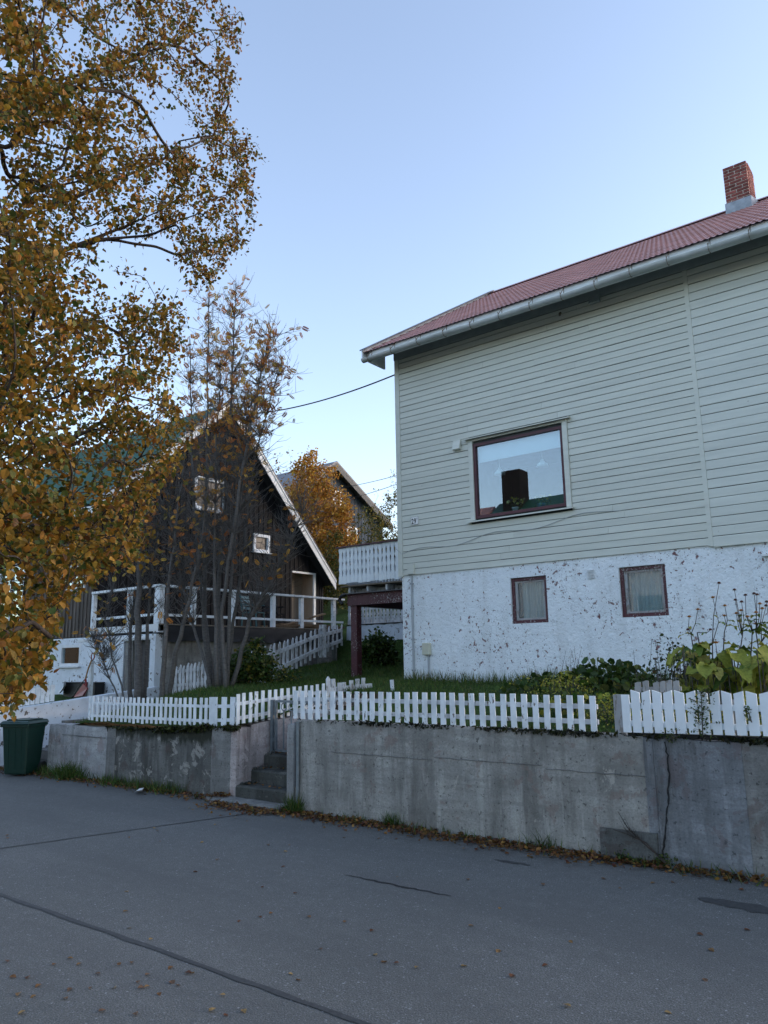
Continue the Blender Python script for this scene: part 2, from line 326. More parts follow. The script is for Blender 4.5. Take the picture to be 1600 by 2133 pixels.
M = dict(
    road=m_road(), tar=plain('tar', (.046,.047,.047), .7, .3, 30, .4, 120), crack=plain('crack_fill', (.02,.02,.02), .9, .3),
    ground=m_ground('verge_soil', (.035,.045,.018), (.06,.06,.03), (.09,.08,.05)),
    lawn=m_ground('lawn_soil', (.032,.058,.016), (.052,.090,.022), (.080,.105,.032)),
    hill=m_ground('hill_heath', (.075,.04,.018), (.11,.058,.022), (.05,.05,.02)),
    plaster=m_plaster(), siding=m_siding('greige_siding', (.62,.635,.565)), siding2=m_siding('cool_siding', (.62,.64,.58)),
    trim=m_siding('greige_trim', (.63,.645,.575)), backing=plain('wall_backing', (.06,.065,.065), .9),
    soffit=plain('soffit', (.33,.36,.37), .7, .1), gutter=plain('galvanised', (.44,.47,.47), .45, .16, 9, .1, 30, .25, (.5,1,1)),
    fascia=plain('fascia_white', (.68,.71,.72), .5, .12, 4), bracket=plain('rusty_bracket', (.17,.13,.09), .6, .35, 20),
    roof=plain('red_tile_sheet', (.44,.235,.22), .55, .2, 3, .15, 30, spec=.5), roofedge=plain('dark_zinc', (.13,.13,.14), .5, .2),
    maroon=paint_white('maroon_paint', (.085,.020,.026), .60, (.35,.33,.32), 30, (1,1,1)),
    maroon_clean=plain('maroon_clean', (.075,.018,.024), .45, .2), glass=glassmat('window_glass', .11), glass_thin=glassmat('clear_glass', .08), glass_dim=plain('dark_glass', (.018,.020,.023), .35, .1, bmp=0),
    room=plain('room_wall', (.30,.28,.25), .9, .1), dark=plain('dark_interior', (.02,.02,.022), .9),
    curtain=plain('curtain', (.42,.44,.44), .9, .12, 6, .2, 60, 0, (3,3,.3)), blind=plain('blind', (.75,.78,.80), .8, .04),
    brick=plain('chimney_brick', (.19,.055,.045), .85, .3, 9, .5, 60, objvar=.32), mortar=plain('mortar', (.62,.57,.51), .95, .15, 20),
    lead=plain('lead_flashing', (.27,.30,.33), .5, .25, 7, .2, 20, .3),
    white=paint_white('white_wood'), white_old=paint_white('weathered_white_wood', (.66,.68,.70), .585, (.17,.15,.12), 22, (1,1,.3), .4),
    white_new=paint_white('white_board', (.84,.89,.92), .72, dirt=.1), grey_wood=paint_white('grey_post_wood', (.36,.365,.37), .56, (.22,.20,.18)),
    wall_white=paint_white('painted_masonry', (.70,.76,.82), .605, (.12,.11,.10), 12, (1,1,1), .15),
    steel=plain('steel', (.20,.235,.26), .45, .2, 12, .1, 40, .5), darkstep=concrete('mossy_step', (.085,.088,.08), (.02,.022,.018), .6, (.16,.16,.14), .64),
    conc=concrete('grey_concrete', (.34,.335,.31), lich=.66, top=(.03,.032,.022), topz=1.0), conc_light=concrete('light_concrete', (.40,.405,.40), stain_amt=.35, lich=.7, top=(.05,.05,.035), topz=.98),
    conc_dark=concrete('dark_concrete', (.15,.15,.14), (.025,.025,.02), .75, (.34,.33,.30), .60, top=(.022,.025,.015), topz=.72),
    conc_blue=concrete('bluish_concrete', (.235,.25,.265), stain_amt=.6, lich=.72, top=(.03,.035,.03), topz=1.0), conc_pink=concrete('pinkish_plaster', (.44,.39,.375), (.05,.035,.03), .7, (.45,.40,.38), .62, top=(.03,.03,.02), topz=1.02),
    conc_plinth=concrete('damp_plinth', (.12,.125,.12), (.03,.035,.03), .6, (.2,.2,.19), .70),
    conc_mid=concrete('patched_concrete', (.22,.22,.21), stain_amt=.3, lich=.72),
    blackwood=m_stained('black_stained_boards', (.006,.006,.007), (.015,.014,.015)), greywood=m_stained('grey_weathered_boards', (.075,.062,.052), (.16,.135,.115)),
    greyhouse=m_stained('slate_grey_boards', (.050,.065,.085), (.075,.090,.110)), greenroof=plain('green_sheet', (.030,.105,.072), .45, .2, 3, .1, 30, spec=.5),
    dkbarge=plain('grey_brown_barge', (.055,.06,.066), .6, .2), tarp=plain('black_tarpaulin', (.010,.011,.013), .5, .2, 4, .1, 12, spec=.25),
    lumber=m_stained('lumber', (.16,.105,.06), (.30,.21,.13)), deckwood=m_stained('deck_boards', (.13,.11,.085), (.24,.20,.16)),
    beige=plain('beige_panel', (.34,.28,.22), .8, .12, 8, .1, 40, 0, (3,3,.3)), greyplaster=concrete('stained_plaster', (.30,.29,.27), (.05,.05,.045), .8, lich=.7),
    doorwood=plain('dark_door', (.055,.050,.048), .6, .3, 3, .1, 20, 0, (3,3,.3)), binm=plain('green_plastic', (.005,.030,.021), .38, .12, 12, .12, 160, spec=.5),
    rubber=plain('rubber', (.015,.015,.016), .7), red=plain('red_plastic', (.22,.012,.016), .4, .15, spec=.5), shaft=plain('wooden_shaft', (.34,.20,.09), .6, .2, 30),
    bark=plain('birch_bark', (.040,.030,.024), .85, .5, 12, .5, 60), rowanbark=plain('rowan_bark', (.095,.088,.082), .7, .35, 14, .4, 70, 0, (1,1,2.5)),
    leaf=leafmat('leaf_colour'), leaf_thin=leafmat('thin_leaf_colour', .55, .5), cable=plain('black_cable', (.015,.015,.015), .6), boxm=plain('cream_plastic', (.55,.55,.44), .5, .05), pipe=plain('grey_conduit', (.36,.39,.41), .45, .1),
    signw=plain('enamel_white', (.80,.80,.78), .3, .03, bmp=0), signk=plain('enamel_black', (.012,.012,.012), .35, .1, bmp=0),
    lampw=plain('lamp_glass_white', (.80,.80,.78), .3, .03), potw=plain('white_pot', (.70,.70,.68), .4, .05), potb=plain('blue_pot', (.03,.11,.22), .4, .1), cushion=plain('green_cushion', (.10,.15,.12), .9),
    paper=plain('litter_paper', (.75,.75,.73), .7, .08), teal=plain('teal_plastic', (.02,.10,.11), .45, .1), blackp=plain('black_plastic', (.012,.012,.013), .5, .2),
    flower=leafmat('flower_colour', .6, .2), mortar_dark=plain('soot_brick', (.016,.013,.014), .9, .4, 12),
)

# ================================================================== SETTING
YW = 7.14; YL = 7.25; WT = 1.09
def sm(a, b, x): t = np.clip((x-a)/(b-a), 0, 1); return t*t*(3-2*t)
def gz(x, y):
    x = np.asarray(x, float); y = np.asarray(y, float)
    front = .90 + .15*sm(-8.9, -7.6, x)
    z = front + (1.30-front)*sm(7.2, 9.6, y)
    z = z + .10*sm(9.6, 13, y)
    z = z + .09*np.clip(y-13, 0, 4.6) + .75*sm(17.3, 18.3, y) + .27*np.clip(y-18.2, 0, 40) + .12*np.clip(y-58, 0, 200)
    z = z - sm(-11.6, -13.0, x)*(1-sm(11, 14, y))*.14 - sm(-13.6, -14.6, x)*(1-sm(11, 14, y))*.14
    return z + .03*np.sin(x*1.7+y*.9)*sm(7.4, 9, y)
def strip(name, mat, parent, pts, wid, z):
    m = MB(); n = len(pts)
    for i, (p, w_) in enumerate(zip(pts, wid)):
        a = np.array(pts[min(i+1, n-1)])-np.array(pts[max(i-1, 0)]); a = a/np.linalg.norm(a); q = np.array([-a[1], a[0]])*w_/2
        m.v += [(p[0]-q[0], p[1]-q[1], z), (p[0]+q[0], p[1]+q[1], z)]
    for i in range(n-1): m.f.append((2*i, 2*i+2, 2*i+3, 2*i+1))
    return m.build(name, mat, parent)
g = MB(); g.quad((-900,-900,-.03),(900,-900,-.03),(900,900,-.03),(-900,900,-.03)); tag(g.build('ground', M['ground']), kind='structure')
rd = MB(); xs = np.linspace(-80, 60, 71); 
for i, x in enumerate(xs):
    rd.v += [(x, -.9+.15*math.sin(x*.5), 0), (x, 7.32, 0)]
    if i: rd.f.append((2*i-2, 2*i, 2*i+1, 2*i-1))
road = tag(rd.build('road', M['road']), kind='structure')
xs = np.arange(-40, 14, .16)
strip('tar_joint', M['tar'], road, [(x, 3.31+.010*math.sin(x*.9)+.006*random.uniform(-1,1)) for x in xs], [.044+random.uniform(-.010,.010) for _ in xs], .004)
a = onZ(0, 1768, 0); b = onZ(540, 1692, 0); ts = np.linspace(-.8, 1, 40)
strip('tar_joint', M['tar'], road, [tuple((a+(b-a)*t)[:2]+np.array([random.uniform(-.008,.008), 0])) for t in ts], [.028+random.uniform(-.006,.006) for _ in ts], .0045)
def crackline(p, q, w0, name='crack', mat='crack'):
    a = onZ(*p, 0); b = onZ(*q, 0); ts = np.linspace(0, 1, 22)
    strip(name, M[mat], road, [tuple((a+(b-a)*t)[:2]+np.array([0, random.uniform(-.012,.012)])) for t in ts], [w0*(.25+math.sin(math.pi*t)**.7)*random.uniform(.7,1.2) for t in ts], .004)
crackline((720,1823), (940,1868), .022); crackline((1030,1791), (1105,1803), .05, 'asphalt_patch', 'tar'); crackline((1455,1872), (1680,1912), .16, 'asphalt_patch', 'tar')

# yard and slope behind the walls: one terrain sheet with openings for the two stairs
def inhole(x, y):
    return (-8.22 < x < -7.1 and y < 9.3) or (-14.6 < x < -13.1 and y < 10.4)
gx = sorted(set(list(np.arange(-60, -20, 2.0)) + list(np.arange(-20, 4.01, .25)) + [-8.22, -7.1, -14.6, -13.1] + list(np.arange(6, 80, 4.0))))
gy = sorted(set([YW+.13] + list(np.arange(7.5, 20, .25)) + [9.3, 10.4] + list(np.arange(20, 60, 1.0)) + list(np.arange(60, 200, 8.0))))
tm = MB(); X, Y = np.meshgrid(gx, gy); Z = gz(X, Y)+RNG.normal(0, .008, X.shape); nx = len(gx)
tm.v = list(zip(X.ravel(), Y.ravel(), Z.ravel()))
for j in range(len(gy)-1):
    for i in range(nx-1):
        if not inhole((gx[i]+gx[i+1])/2, (gy[j]+gy[j+1])/2):
            k = j*nx+i; tm.f.append((k, k+1, k+nx+1, k+nx))
lawn = tag(tm.build('lawn', M['lawn'], smooth=True), kind='structure')
hm = MB()                                    # autumn fells across the valley, behind the viewer
for i in range(61):
    t = math.radians(180+10+i*160/60); r = 420
    h = 26+9*math.sin(i*.35)+5*math.sin(i*.9+1)
    hm.v += [(r*math.cos(t), r*math.sin(t), -2), ((r+120)*math.cos(t), (r+120)*math.sin(t), h)]
    if i: hm.f.append((2*i-2, 2*i, 2*i+1, 2*i-1))
tag(hm.build('hills', M['hill'], smooth=True), kind='structure')

# ================================================================== GREIGE HOUSE
YH = 12.5; HX0, HX1 = -9.37, 1.2; ZB, ZS, ZT = 1.2, 3.49, 8.15; YB2 = 22.4
house = empty('timber_house', (-4, 17, 1.3), 'greige timber-clad house on peeling white basement with red tile-sheet roof and brick chimney', 'house')
def holed(m, x0, x1, z0, z1, y0, y1, holes):
    xs = sorted({x0, x1, *[h[0] for h in holes], *[h[1] for h in holes]}); zs = sorted({z0, z1, *[h[2] for h in holes], *[h[3] for h in holes]})
    for i in range(len(xs)-1):
        for j in range(len(zs)-1):
            cx, cz = (xs[i]+xs[i+1])/2, (zs[j]+zs[j+1])/2
            if not any(h[0] < cx < h[1] and h[2] < cz < h[3] for h in holes): m.box(xs[i], xs[i+1], y0, y1, zs[j], zs[j+1])
    return m
BW1 = (-6.84, -6.12, 2.42, 3.25); BW2 = (-4.79, -4.02, 2.44, 3.27); BIG = (-7.50, -5.62, 4.44, 5.92)
base = MB(); holed(base, HX0+.06, HX1-.06, ZB, ZS+.02, YH+.03, YH+.30, [BW1, BW2])
base.box(HX0+.06, HX0+.34, YH+.301, YB2, ZB, ZS+.02); base.box(HX1-.34, HX1-.06, YH+.301, YB2, ZB, ZS+.02); base.box(HX0+.341, HX1-.341, YB2-.3, YB2, ZB, ZS+.02)
basew = base.build('basement_wall', M['plaster'], house)
wl = MB(); holed(wl, HX0+.02, HX1-.02, ZS+.03, ZT+.1, YH+.022, YH+.18, [BIG])
RS = .6282; YE, ZE = 11.95, 8.28; YR = 17.5; ZR = ZE+RS*(YR-YE)
for xx in (HX0+.02, HX1-.18):
    wl.prism([(YH+.181, ZS+.03), (YB2, ZS+.03), (YB2, ZT), (YR, ZR-.3), (YH+.181, ZT+.1)], 'x', xx, xx+.16)
wl.box(HX0+.181, HX1-.181, YB2-.16, YB2, ZS+.03, ZT)
wl.build('wall', M['backing'], house)
# cladding boards, one by one
LP, RP = .1232, .1515; XBAT = -3.27
def boardmesh(L, h, mat):
    k = ('bd', round(L, 3), round(h, 3), mat.name)
    if k not in UNIT:
        UNIT[k] = MB().prism([(-.022, 0), (-.001, 0), (-.001, h), (-.012, h), (-.022, h*.90)], 'x', -L/2, L/2).mesh('board', mat)
    return UNIT[k]
def clad(x0, x1, z0, z1, p, mat, holes=()):
    z = z0
    while z < z1-.02:
        h = min(p-.009, z1-z); spans = [(x0, x1)]
        for hx0, hx1, hz0, hz1 in holes:
            if z+h > hz0 and z < hz1: spans = [(x0, hx0), (hx1, x1)]
        cut = []
        for a, b in spans:
            if b-a > 4.5: j = random.uniform(a+1.2, b-1.2); cut += [(a, round(j, 1)-.0015), (round(j, 1)+.0015, b)]
            else: cut.append((a, b))
        for a, b in cut:
            put('cladding_board', boardmesh(b-a, h, mat), house, ((a+b)/2, YH+.02+random.uniform(-.0025, .0025), z+random.uniform(-.002, .002))).rotation_euler = (random.uniform(-.006,.006), random.uniform(-.0006,.0006), 0)
        z += p
clad(HX0+.115, XBAT-.036, ZS, ZT-.02, LP, M['siding'], [(BIG[0]-.10, BIG[1]+.10, BIG[2]-.06, BIG[3]+.10)])
clad(XBAT+.036, HX1-.12, ZS-.012, ZT-.02, RP, M['siding2'])
MB().box(HX0, HX0+.112, YH-.012, YH+.10, ZS-.02, ZT).build('corner_board', M['trim'], house)
MB().box(XBAT-.035, XBAT+.035, YH-.010, YH+.021, ZS-.02, ZT).build('batten', M['trim'], house)
MB().box(HX1-.118, HX1, YH-.012, YH+.10, ZS-.02, ZT).build('corner_board', M['trim'], house)
MB().box(XBAT+.04, HX1-.12, YH-.018, YH+.02, ZS-.036, ZS-.016).build('drip_board', M['trim'], house)
# roof: pressed tile sheet with corrugations, verge, eaves, gutter
rf = MB(); XV0, XV1 = -9.72, 1.6; PW = .095; per = 6; ncol = int((XV1-XV0)/PW*per); nrow = 17; L = math.hypot(YR-YE+.08, RS*(YR-YE+.08))
cs, sn = 1/math.hypot(1, RS), RS/math.hypot(1, RS)
def sheet(m, sgn):
    n0 = len(m.v)
    for r in range(nrow):
        for e in (0, 1):
            t = (r+e)/nrow; lift = .020*(1-e)
            for c in range(ncol+1):
                x = XV0+(XV1-XV0)*c/ncol; h = .0075*math.sin(2*math.pi*c/per)+lift+.02
                yy = YE-.08+(YR-YE+.08)*t; zz = ZE-.05+RS*(yy-YE)
                y_ = yy-sn*h; z_ = zz+cs*h
                m.v.append((x, y_ if sgn > 0 else 2*YR-y_, z_))
    W_ = ncol+1
    for r in range(2*nrow-1):
        for c in range(ncol):
            k = n0+r*W_+c; m.f.append((k, k+1, k+W_+1, k+W_) if sgn > 0 else (k, k+W_, k+W_+1, k+1))
    return m
roof = sheet(sheet(MB(), 1), -1).build('roof', M['roof'], house)
for s_ in (1, -1):
    pl = [(YE, ZE-.22), (YE, ZE-.07), (YR, ZR-.07), (YR, ZR-.22)]
    MB().prism([(p[0] if s_ > 0 else 2*YR-p[0], p[1]) for p in pl], 'x', XV0+.05, XV1-.05).build('roof_deck', M['soffit'], roof)
MB().prism([(YR-.16, ZR-.07), (YR, ZR+.045), (YR+.16, ZR-.07), (YR, ZR+.0)], 'x', XV0-.02, XV1).build('ridge_cap', M['roof'], roof)
for xv in (XV0-.03, XV1):
    for s_ in (1, -1):
        f_ = (lambda y: y) if s_ > 0 else (lambda y: 2*YR-y)
        MB().prism([(f_(YE-.1), ZE-.25), (f_(YE-.1), ZE-.02), (f_(YR), ZR+.04), (f_(YR), ZR-.19)], 'x', xv, xv+.03).build('barge_board', M['fascia'], roof)
        MB().prism([(f_(YE-.13), ZE-.03), (f_(YE-.13), ZE+.0), (f_(YR), ZR+.075), (f_(YR), ZR+.045)], 'x', xv-.03, xv+.12).build('verge_flashing', M['roofedge'], roof)
MB().box(XV0+.13, XV1-.1, YE-.035, YE-.003, ZE-.27, ZE-.055).build('fascia_board', M['fascia'], roof)
MB().box(HX0+.0, HX1, YH-.034, YH-.002, ZT-.02, ZE+.10).build('frieze_board', M['soffit'], roof)
MB().prism([(YE+.002, ZE-.27), (YH+.0, ZE-.27), (YH+.0, ZE+.1), (YE+.002, ZE-.225)], 'x', XV0+.06, XV0+.10).build('eave_return', M['fascia'], roof)
gt = MB(); GC = (YE-.115, ZE-.235); n = 60; sag = lambda x: .014*math.sin(x*1.35)+.007*math.sin(x*3.1+1)
xs = np.linspace(XV0+.02, XV1, n)
for i, x in enumerate(xs):
    for j in range(9):
        t = math.pi+math.pi*j/8; gt.v.append((x, GC[0]+.074*math.cos(t), GC[1]+.074*math.sin(t)+sag(x)))
    for j in range(9):
        t = math.pi+math.pi*j/8; gt.v.append((x, GC[0]+.070*math.cos(t), GC[1]+.070*math.sin(t)+sag(x)+.001))
    if i:
        for j in range(8):
            k = 18*(i-1)+j; gt.f.append((k, k+1, k+19, k+18)); k += 9; gt.f.append((k, k+18, k+19, k+1))
gut = gt.build('gutter', M['gutter'], roof, smooth=True)
br = MB()
prof = [(GC[0]+.077*math.cos(math.pi+math.pi*j/8), GC[1]+.077*math.sin(math.pi+math.pi*j/8)) for j in range(9)]
for j in range(8): br.bar((0, *prof[j]), (0, *prof[j+1]), .022, .005, (1, 0, 0))
br.bar((0, GC[0]-.074, GC[1]), (0, GC[0]-.085, GC[1]+.045), .02, .005, (1, 0, 0)); br.bar((0, GC[0]+.074, GC[1]), (0, YE-.03, ZE-.03), .02, .006, (1, 0, 0))
br.bar((0, GC[0]-.074, GC[1]+.005), (0, YE-.038, ZE-.06), .012, .005, (1, 0, 0))
brm = br.mesh('gutter_bracket', M['bracket'])
for x in np.arange(XV0+.2, XV1, .62): put('gutter_bracket', brm, roof, (x+random.uniform(-.03,.03), 0, sag(x)), (1,1,1), (0,0,0))
# chimney
CX0, CX1, CY0, CY1 = -3.35, -2.86, 16.62, 17.30
ZC0 = ZE+RS*(CY0-YE)-.02; ZC1 = float(onY(1508, 350, CY0)[2])
chim = MB().box(CX0+.012, CX1-.012, CY0+.012, CY1-.012, ZC0-.4, ZC1-.01).build('chimney', M['mortar'], house)
nc = 12; ch = (ZC1-ZC0-.22)/nc
bk = {}
def brick(x0, x1, y0, y1, z):
    k = (round(x1-x0, 3), round(y1-y0, 3))
    if k not in bk: bk[k] = MB().box(-k[0]/2, k[0]/2, -k[1]/2, k[1]/2, 0, ch-.018).mesh('brick', M['brick'])
    put('brick', bk[k], chim, ((x0+x1)/2+random.uniform(-.002,.002), (y0+y1)/2+random.uniform(-.002,.002), z))
D_ = .11
for c in range(nc):
    z = ZC0+.22+c*ch+.005
    o_ = 0 if c % 2 else .5
    for (yy0, yy1) in ((CY0, CY0+D_), (CY1-D_, CY1)):
        cuts = [CX0, CX0+.235, CX1] if c % 2 else [CX0, CX0+.115, CX0+.36, CX1]
        for a, b in zip(cuts[:-1], cuts[1:]): brick(a+.009, b-.009, yy0, yy1, z)
    for (xx0, xx1) in ((CX0, CX0+D_), (CX1-D_, CX1)):
        cuts = [CY0+D_, CY0+.34, CY1-D_] if c % 2 else [CY0+D_, CY0+.22, CY0+.46, CY1-D_]
        for a, b in zip(cuts[:-1], cuts[1:]): brick(xx0, xx1, a+.005, b-.005, z)
fl = MB(); e = .018
zr = lambda y: ZE+RS*(y-YE)
fl.prism([(CY0-e, zr(CY0)-.06), (CY1+e, zr(CY1)-.06), (CY1+e, max(ZC0+.26, zr(CY1)+.05)), (CY0-e, ZC0+.25)], 'x', CX0-e, CX0-.003)
fl.prism([(CY0-e, zr(CY0)-.06), (CY1+e, zr(CY1)-.06), (CY1+e, max(ZC0+.26, zr(CY1)+.05)), (CY0-e, ZC0+.25)], 'x', CX1+.003, CX1+e)
fl.box(CX0-.003, CX1+.003, CY0-e, CY0-.003, ZC0-.06, ZC0+.25)
fl.build('flashing', M['lead'], chim)
# picture window
x0, x1, z0, z1 = BIG
win = MB(); FW = .055
for a, b, c, d in ((x0, x1, z1-FW, z1), (x0, x1, z0, z0+FW), (x0, x0+FW, z0+FW, z1-FW), (x1-FW, x1, z0+FW, z1-FW)): win.box(a, b, YH-.004, YH+.10, c, d)
win = win.build('window', M['maroon_clean'], house)
MB().box(x0+FW-.01, x1-FW+.01, YH+.035, YH+.041, z0+FW-.01, z1-FW+.01).build('pane', M['glass'], win)
cs_ = MB(); cs_.box(x0-.095, x0-.002, YH-.03, YH+.02, z0-.03, z1+.05); cs_.box(x1+.002, x1+.095, YH-.03, YH+.02, z0-.03, z1+.05); cs_.box(x0-.095, x1+.095, YH-.034, YH+.02, z1+.051, z1+.095)
cs_.build('casing', M['trim'], win)
MB().prism([(YH-.11, z1+.085), (YH+.0, z1+.115), (YH+.0, z1+.135), (YH-.11, z1+.105)], 'x', x0-.17, x1+.17).build('head_drip', M['trim'], win)
MB().prism([(YH-.10, z0-.075), (YH+.01, z0-.055), (YH+.01, z0-.03), (YH-.10, z0-.05)], 'x', x0-.16, x1+.14).build('sill', M['trim'], win)
rm = MB()      # the room behind it
rx0, rx1, ry0, ry1, rz0, rz1 = -8.6, -4.3, YH+.19, YH+3.6, 3.75, 6.25
rm.quad((rx0,ry1,rz0),(rx1,ry1,rz0),(rx1,ry1,rz1),(rx0,ry1,rz1)); rm.quad((rx0,ry0,rz0),(rx0,ry1,rz0),(rx0,ry1,rz1),(rx0,ry0,rz1)); rm.quad((rx1,ry0,rz0),(rx1,ry0,rz1),(rx1,ry1,rz1),(rx1,ry1,rz0))
rm.quad((rx0,ry0,rz0),(rx1,ry0,rz0),(rx1,ry1,rz0),(rx0,ry1,rz0)); rm.quad((rx0,ry0,rz1),(rx0,ry1,rz1),(rx1,ry1,rz1),(rx1,ry0,rz1))
rm.build('room', M['room'], house)
MB().box(x0+.02, x1-.02, YH+.11, YH+.30, z0-.02, z0+.03).build('inner_sill', M['fascia'], win)
MB().box(x0+.05, x1-.05, YH+.12, YH+.135, z1-.36, z1-.02).build('roller_blind', M['blind'], win)
# basement windows
def small_window(B, lab, cover):
    x0, x1, z0, z1 = B; y = YH+.07; F = .06
    m = MB()
    for a, b, c, d in ((x0+.004, x1-.004, z1-F, z1-.004), (x0+.004, x1-.004, z0+.004, z0+F), (x0+.004, x0+F, z0+F, z1-F), (x1-F, x1-.004, z0+F, z1-F)): m.box(a, b, y, y+.09, c, d)
    wn = m.build('window', M['maroon'], house); wn['label'] = lab
    s = MB(); i0, i1, k0, k1 = x0+F+.004, x1-F-.004, z0+F+.004, z1-F-.004; q = .03
    for a, b, c, d in ((i0, i1, k1-q, k1), (i0, i1, k0, k0+q), (i0, i0+q+.02, k0+q, k1-q), (i1-q, i1, k0+q, k1-q)): s.box(a, b, y+.02, y+.07, c, d)
    s.build('sash', M['grey_wood'], wn)
    MB().box(i0+q-.01, i1-q+.01, y+.045, y+.05, k0+q-.01, k1-q+.01).build('pane', M['glass_thin'], wn)
    c = MB(); n = 40; a0, a1 = cover; base_i = None
    for i in range(n+1):
        x = i0+(i1-i0)*(a0+(a1-a0)*i/n); yy = y+.15+.035*math.sin(i*1.25+.6*math.sin(i*.4))+.015*math.sin(i*.55+1)
        c.v += [(x, yy, k0), (x, yy-.01, k1)]
        if i: c.f.append((2*i-2, 2*i, 2*i+1, 2*i-1))
    c.build('curtain', M['curtain'], wn, smooth=True)
    MB().box(i0-.1, i1+.1, y+.26, y+.3, k0-.1, k1+.1).build('dark_room', M['dark'], wn)
small_window(BW1, 'maroon framed basement window with curtain drawn to the right', (.12, 1.0)); small_window(BW2, 'maroon framed basement window fully covered by pale curtain', (.05, 1.0))
MB().box(-2.56, -1.6, YH-.06, YH+.029, 3.24, 3.27).build('window_ledge', M['fascia'], house); MB().box(-2.5, -1.7, YH+.0, YH+.029, 2.6, 3.239).build('shutter_panel', M['fascia'], house)
v = MB()
for i in range(6): v.prism([(YH+.002, 0), (YH+.029, .008), (YH+.029, .020), (YH+.002, .012)], 'x', -5.335, -5.215); 
v.v = [(p[0], p[1], p[2]+3.125+.027*(k//8)) for k, p in enumerate(v.v)]
v.build('wall_vent', M['fascia'], house)
MB().prism([(YH-.10, 5.87), (YH-.02, 5.86), (YH-.003, 6.06), (YH-.04, 6.06)], 'x', -7.93, -7.76).build('vent_hood', M['trim'], house)
MB().prism([(YH-.12, 8.02), (YH-.035, 8.02), (YH-.035, 8.16), (YH-.07, 8.16)], 'x', -4.92, -4.73).build('vent_hood', M['soffit'], house)
MB().tube([(-5.5, YH-.02, 8.05), (-5.5, YH-.07, 8.03), (-5.5, YH-.07, 7.98)], .018, 6).build('hook', M['bracket'], house)
def wall_tube(name, pts, r, mat='pipe'): return MB().tube(pts, r, 6).build(name, M[mat], house)
wall_tube('conduit', [(-9.05, YH+.005, 1.25), (-9.05, YH+.005, 3.47)], .022); wall_tube('conduit', [(-8.69, YH+.005, 1.25), (-8.69, YH+.005, 1.93)], .020)
for z in (1.6, 2.2, 2.8, 3.3): MB().box(-9.085, -9.015, YH-.02, YH+.029, z, z+.025).build('pipe_clip', M['pipe'], house)
MB().box(-9.12, -8.96, YH-.05, YH-.003, 3.50, 3.72).build('junction_box', M['trim'], house, bevel=.006)
MB().box(-8.80, -8.63, YH-.06, YH+.028, 1.90, 2.13).build('meter_box', M['boxm'], house, bevel=.01)
cw = [(HX0-.03, YH-.03, 4.05)] + [(HX0+.1+i*.22, YH-.016, 3.93+.05*math.sin(i*.8)+.016*i) for i in range(22)]
MB().tube(cw, .005, 4).build('loose_cable', M['soffit'], house)
# house number
sg = empty('house_number_sign', (-8.925, YH-.02, 4.5), 'small white enamel number sign reading 29 on the greige cladding', 'sign')
MB().box(-9.02, -8.83, YH-.022, YH-.008, 4.495, 4.665).build('plate', M['signw'], sg, bevel=.003)
bd = MB()
for a, b, c, d in ((-9.015,-8.835,4.500,4.504),(-9.015,-8.835,4.656,4.660),(-9.015,-9.011,4.504,4.656),(-8.839,-8.835,4.504,4.656)): bd.box(a, b, YH-.0235, YH-.0215, c, d)
bd.build('border', M['signk'], sg)
def text(s, size, loc, mat, parent, name, xs=1.0):
    cu = bpy.data.curves.new('t', 'FONT'); cu.body = s; cu.size = size; cu.extrude = .0008; cu.offset = .0035 if size > .1 else .001; cu.align_x = 'LEFT'
    o = bpy.data.objects.new('t', cu); COL.objects.link(o); dg = bpy.context.evaluated_depsgraph_get()
    me = bpy.data.meshes.new_from_object(o.evaluated_get(dg)); bpy.data.objects.remove(o)
    me.materials.clear(); me.materials.append(mat); o = put(name, me, parent, loc, (xs, 1, 1), (math.pi/2, 0, 0)); return o
for ch_, x in (('2', -9.002), ('9', -8.942)): text(ch_, .15, (x, YH-.0225, 4.522), M['signk'], sg, 'digit', .72)
text('II', .05, (-8.875, YH-.0225, 4.60), M['signk'], sg, 'numeral', .7)
# things at the picture window
for (px, py, yy) in ((1041, 985, 12.86), (1130, 968, 12.86)):
    p = onY(px, py, yy); t = empty('pendant_lamp', p, 'white glass pendant lamp hanging behind the big window pane', 'lamp', 'pendant lamps in the window')
    MB().lathe([(.010, .12), (.024, .108), (.042, .06), (.105, .0), (.11, -.036), (.098, -.036), (.036, .048), (.012, .06)], p, 16).build('shade', M['lampw'], t, smooth=True)
    MB().tube([(p[0], p[1], p[2]+.09), (p[0], p[1], rz1-.01)], .008, 5).build('cord', M['lampw'], t)

# ------------------------------------------------------------------ leaf helpers (numpy clouds of real leaf faces)
T_LEAF = (np.array([(0,0,0), (.30,.28,.06), (.27,.58,.05), (0,1,-.06), (-.27,.58,.05), (-.30,.28,.06)], float), [(0,1,2,3), (0,3,4,5)])
T_ROUND = (np.array([(0,0,0), (.42,.15,.05), (.5,.55,.08), (0,.9,-.02), (-.5,.55,.08), (-.42,.15,.05)], float), [(0,1,2,3), (0,3,4,5)])
T_BLADE = (np.array([(-.5,0,0), (.5,0,0), (.32,.55,.06), (0,1,.28), (-.32,.55,.06)], float), [(0,1,2,4), (4,2,3)])
T_BIG = (np.array([(0,0,0), (.20,.06,.03), (.36,.28,.07), (.37,.52,.08), (.22,.80,.03), (0,1,-.10), (-.22,.80,.03), (-.37,.52,.08), (-.36,.28,.07), (-.20,.06,.03), (0,.3,.0), (0,.6,.0)], float),
         [(0,1,2,10), (10,2,3,11), (11,3,4,5), (0,10,8,9), (10,11,7,8), (11,5,6,7)])
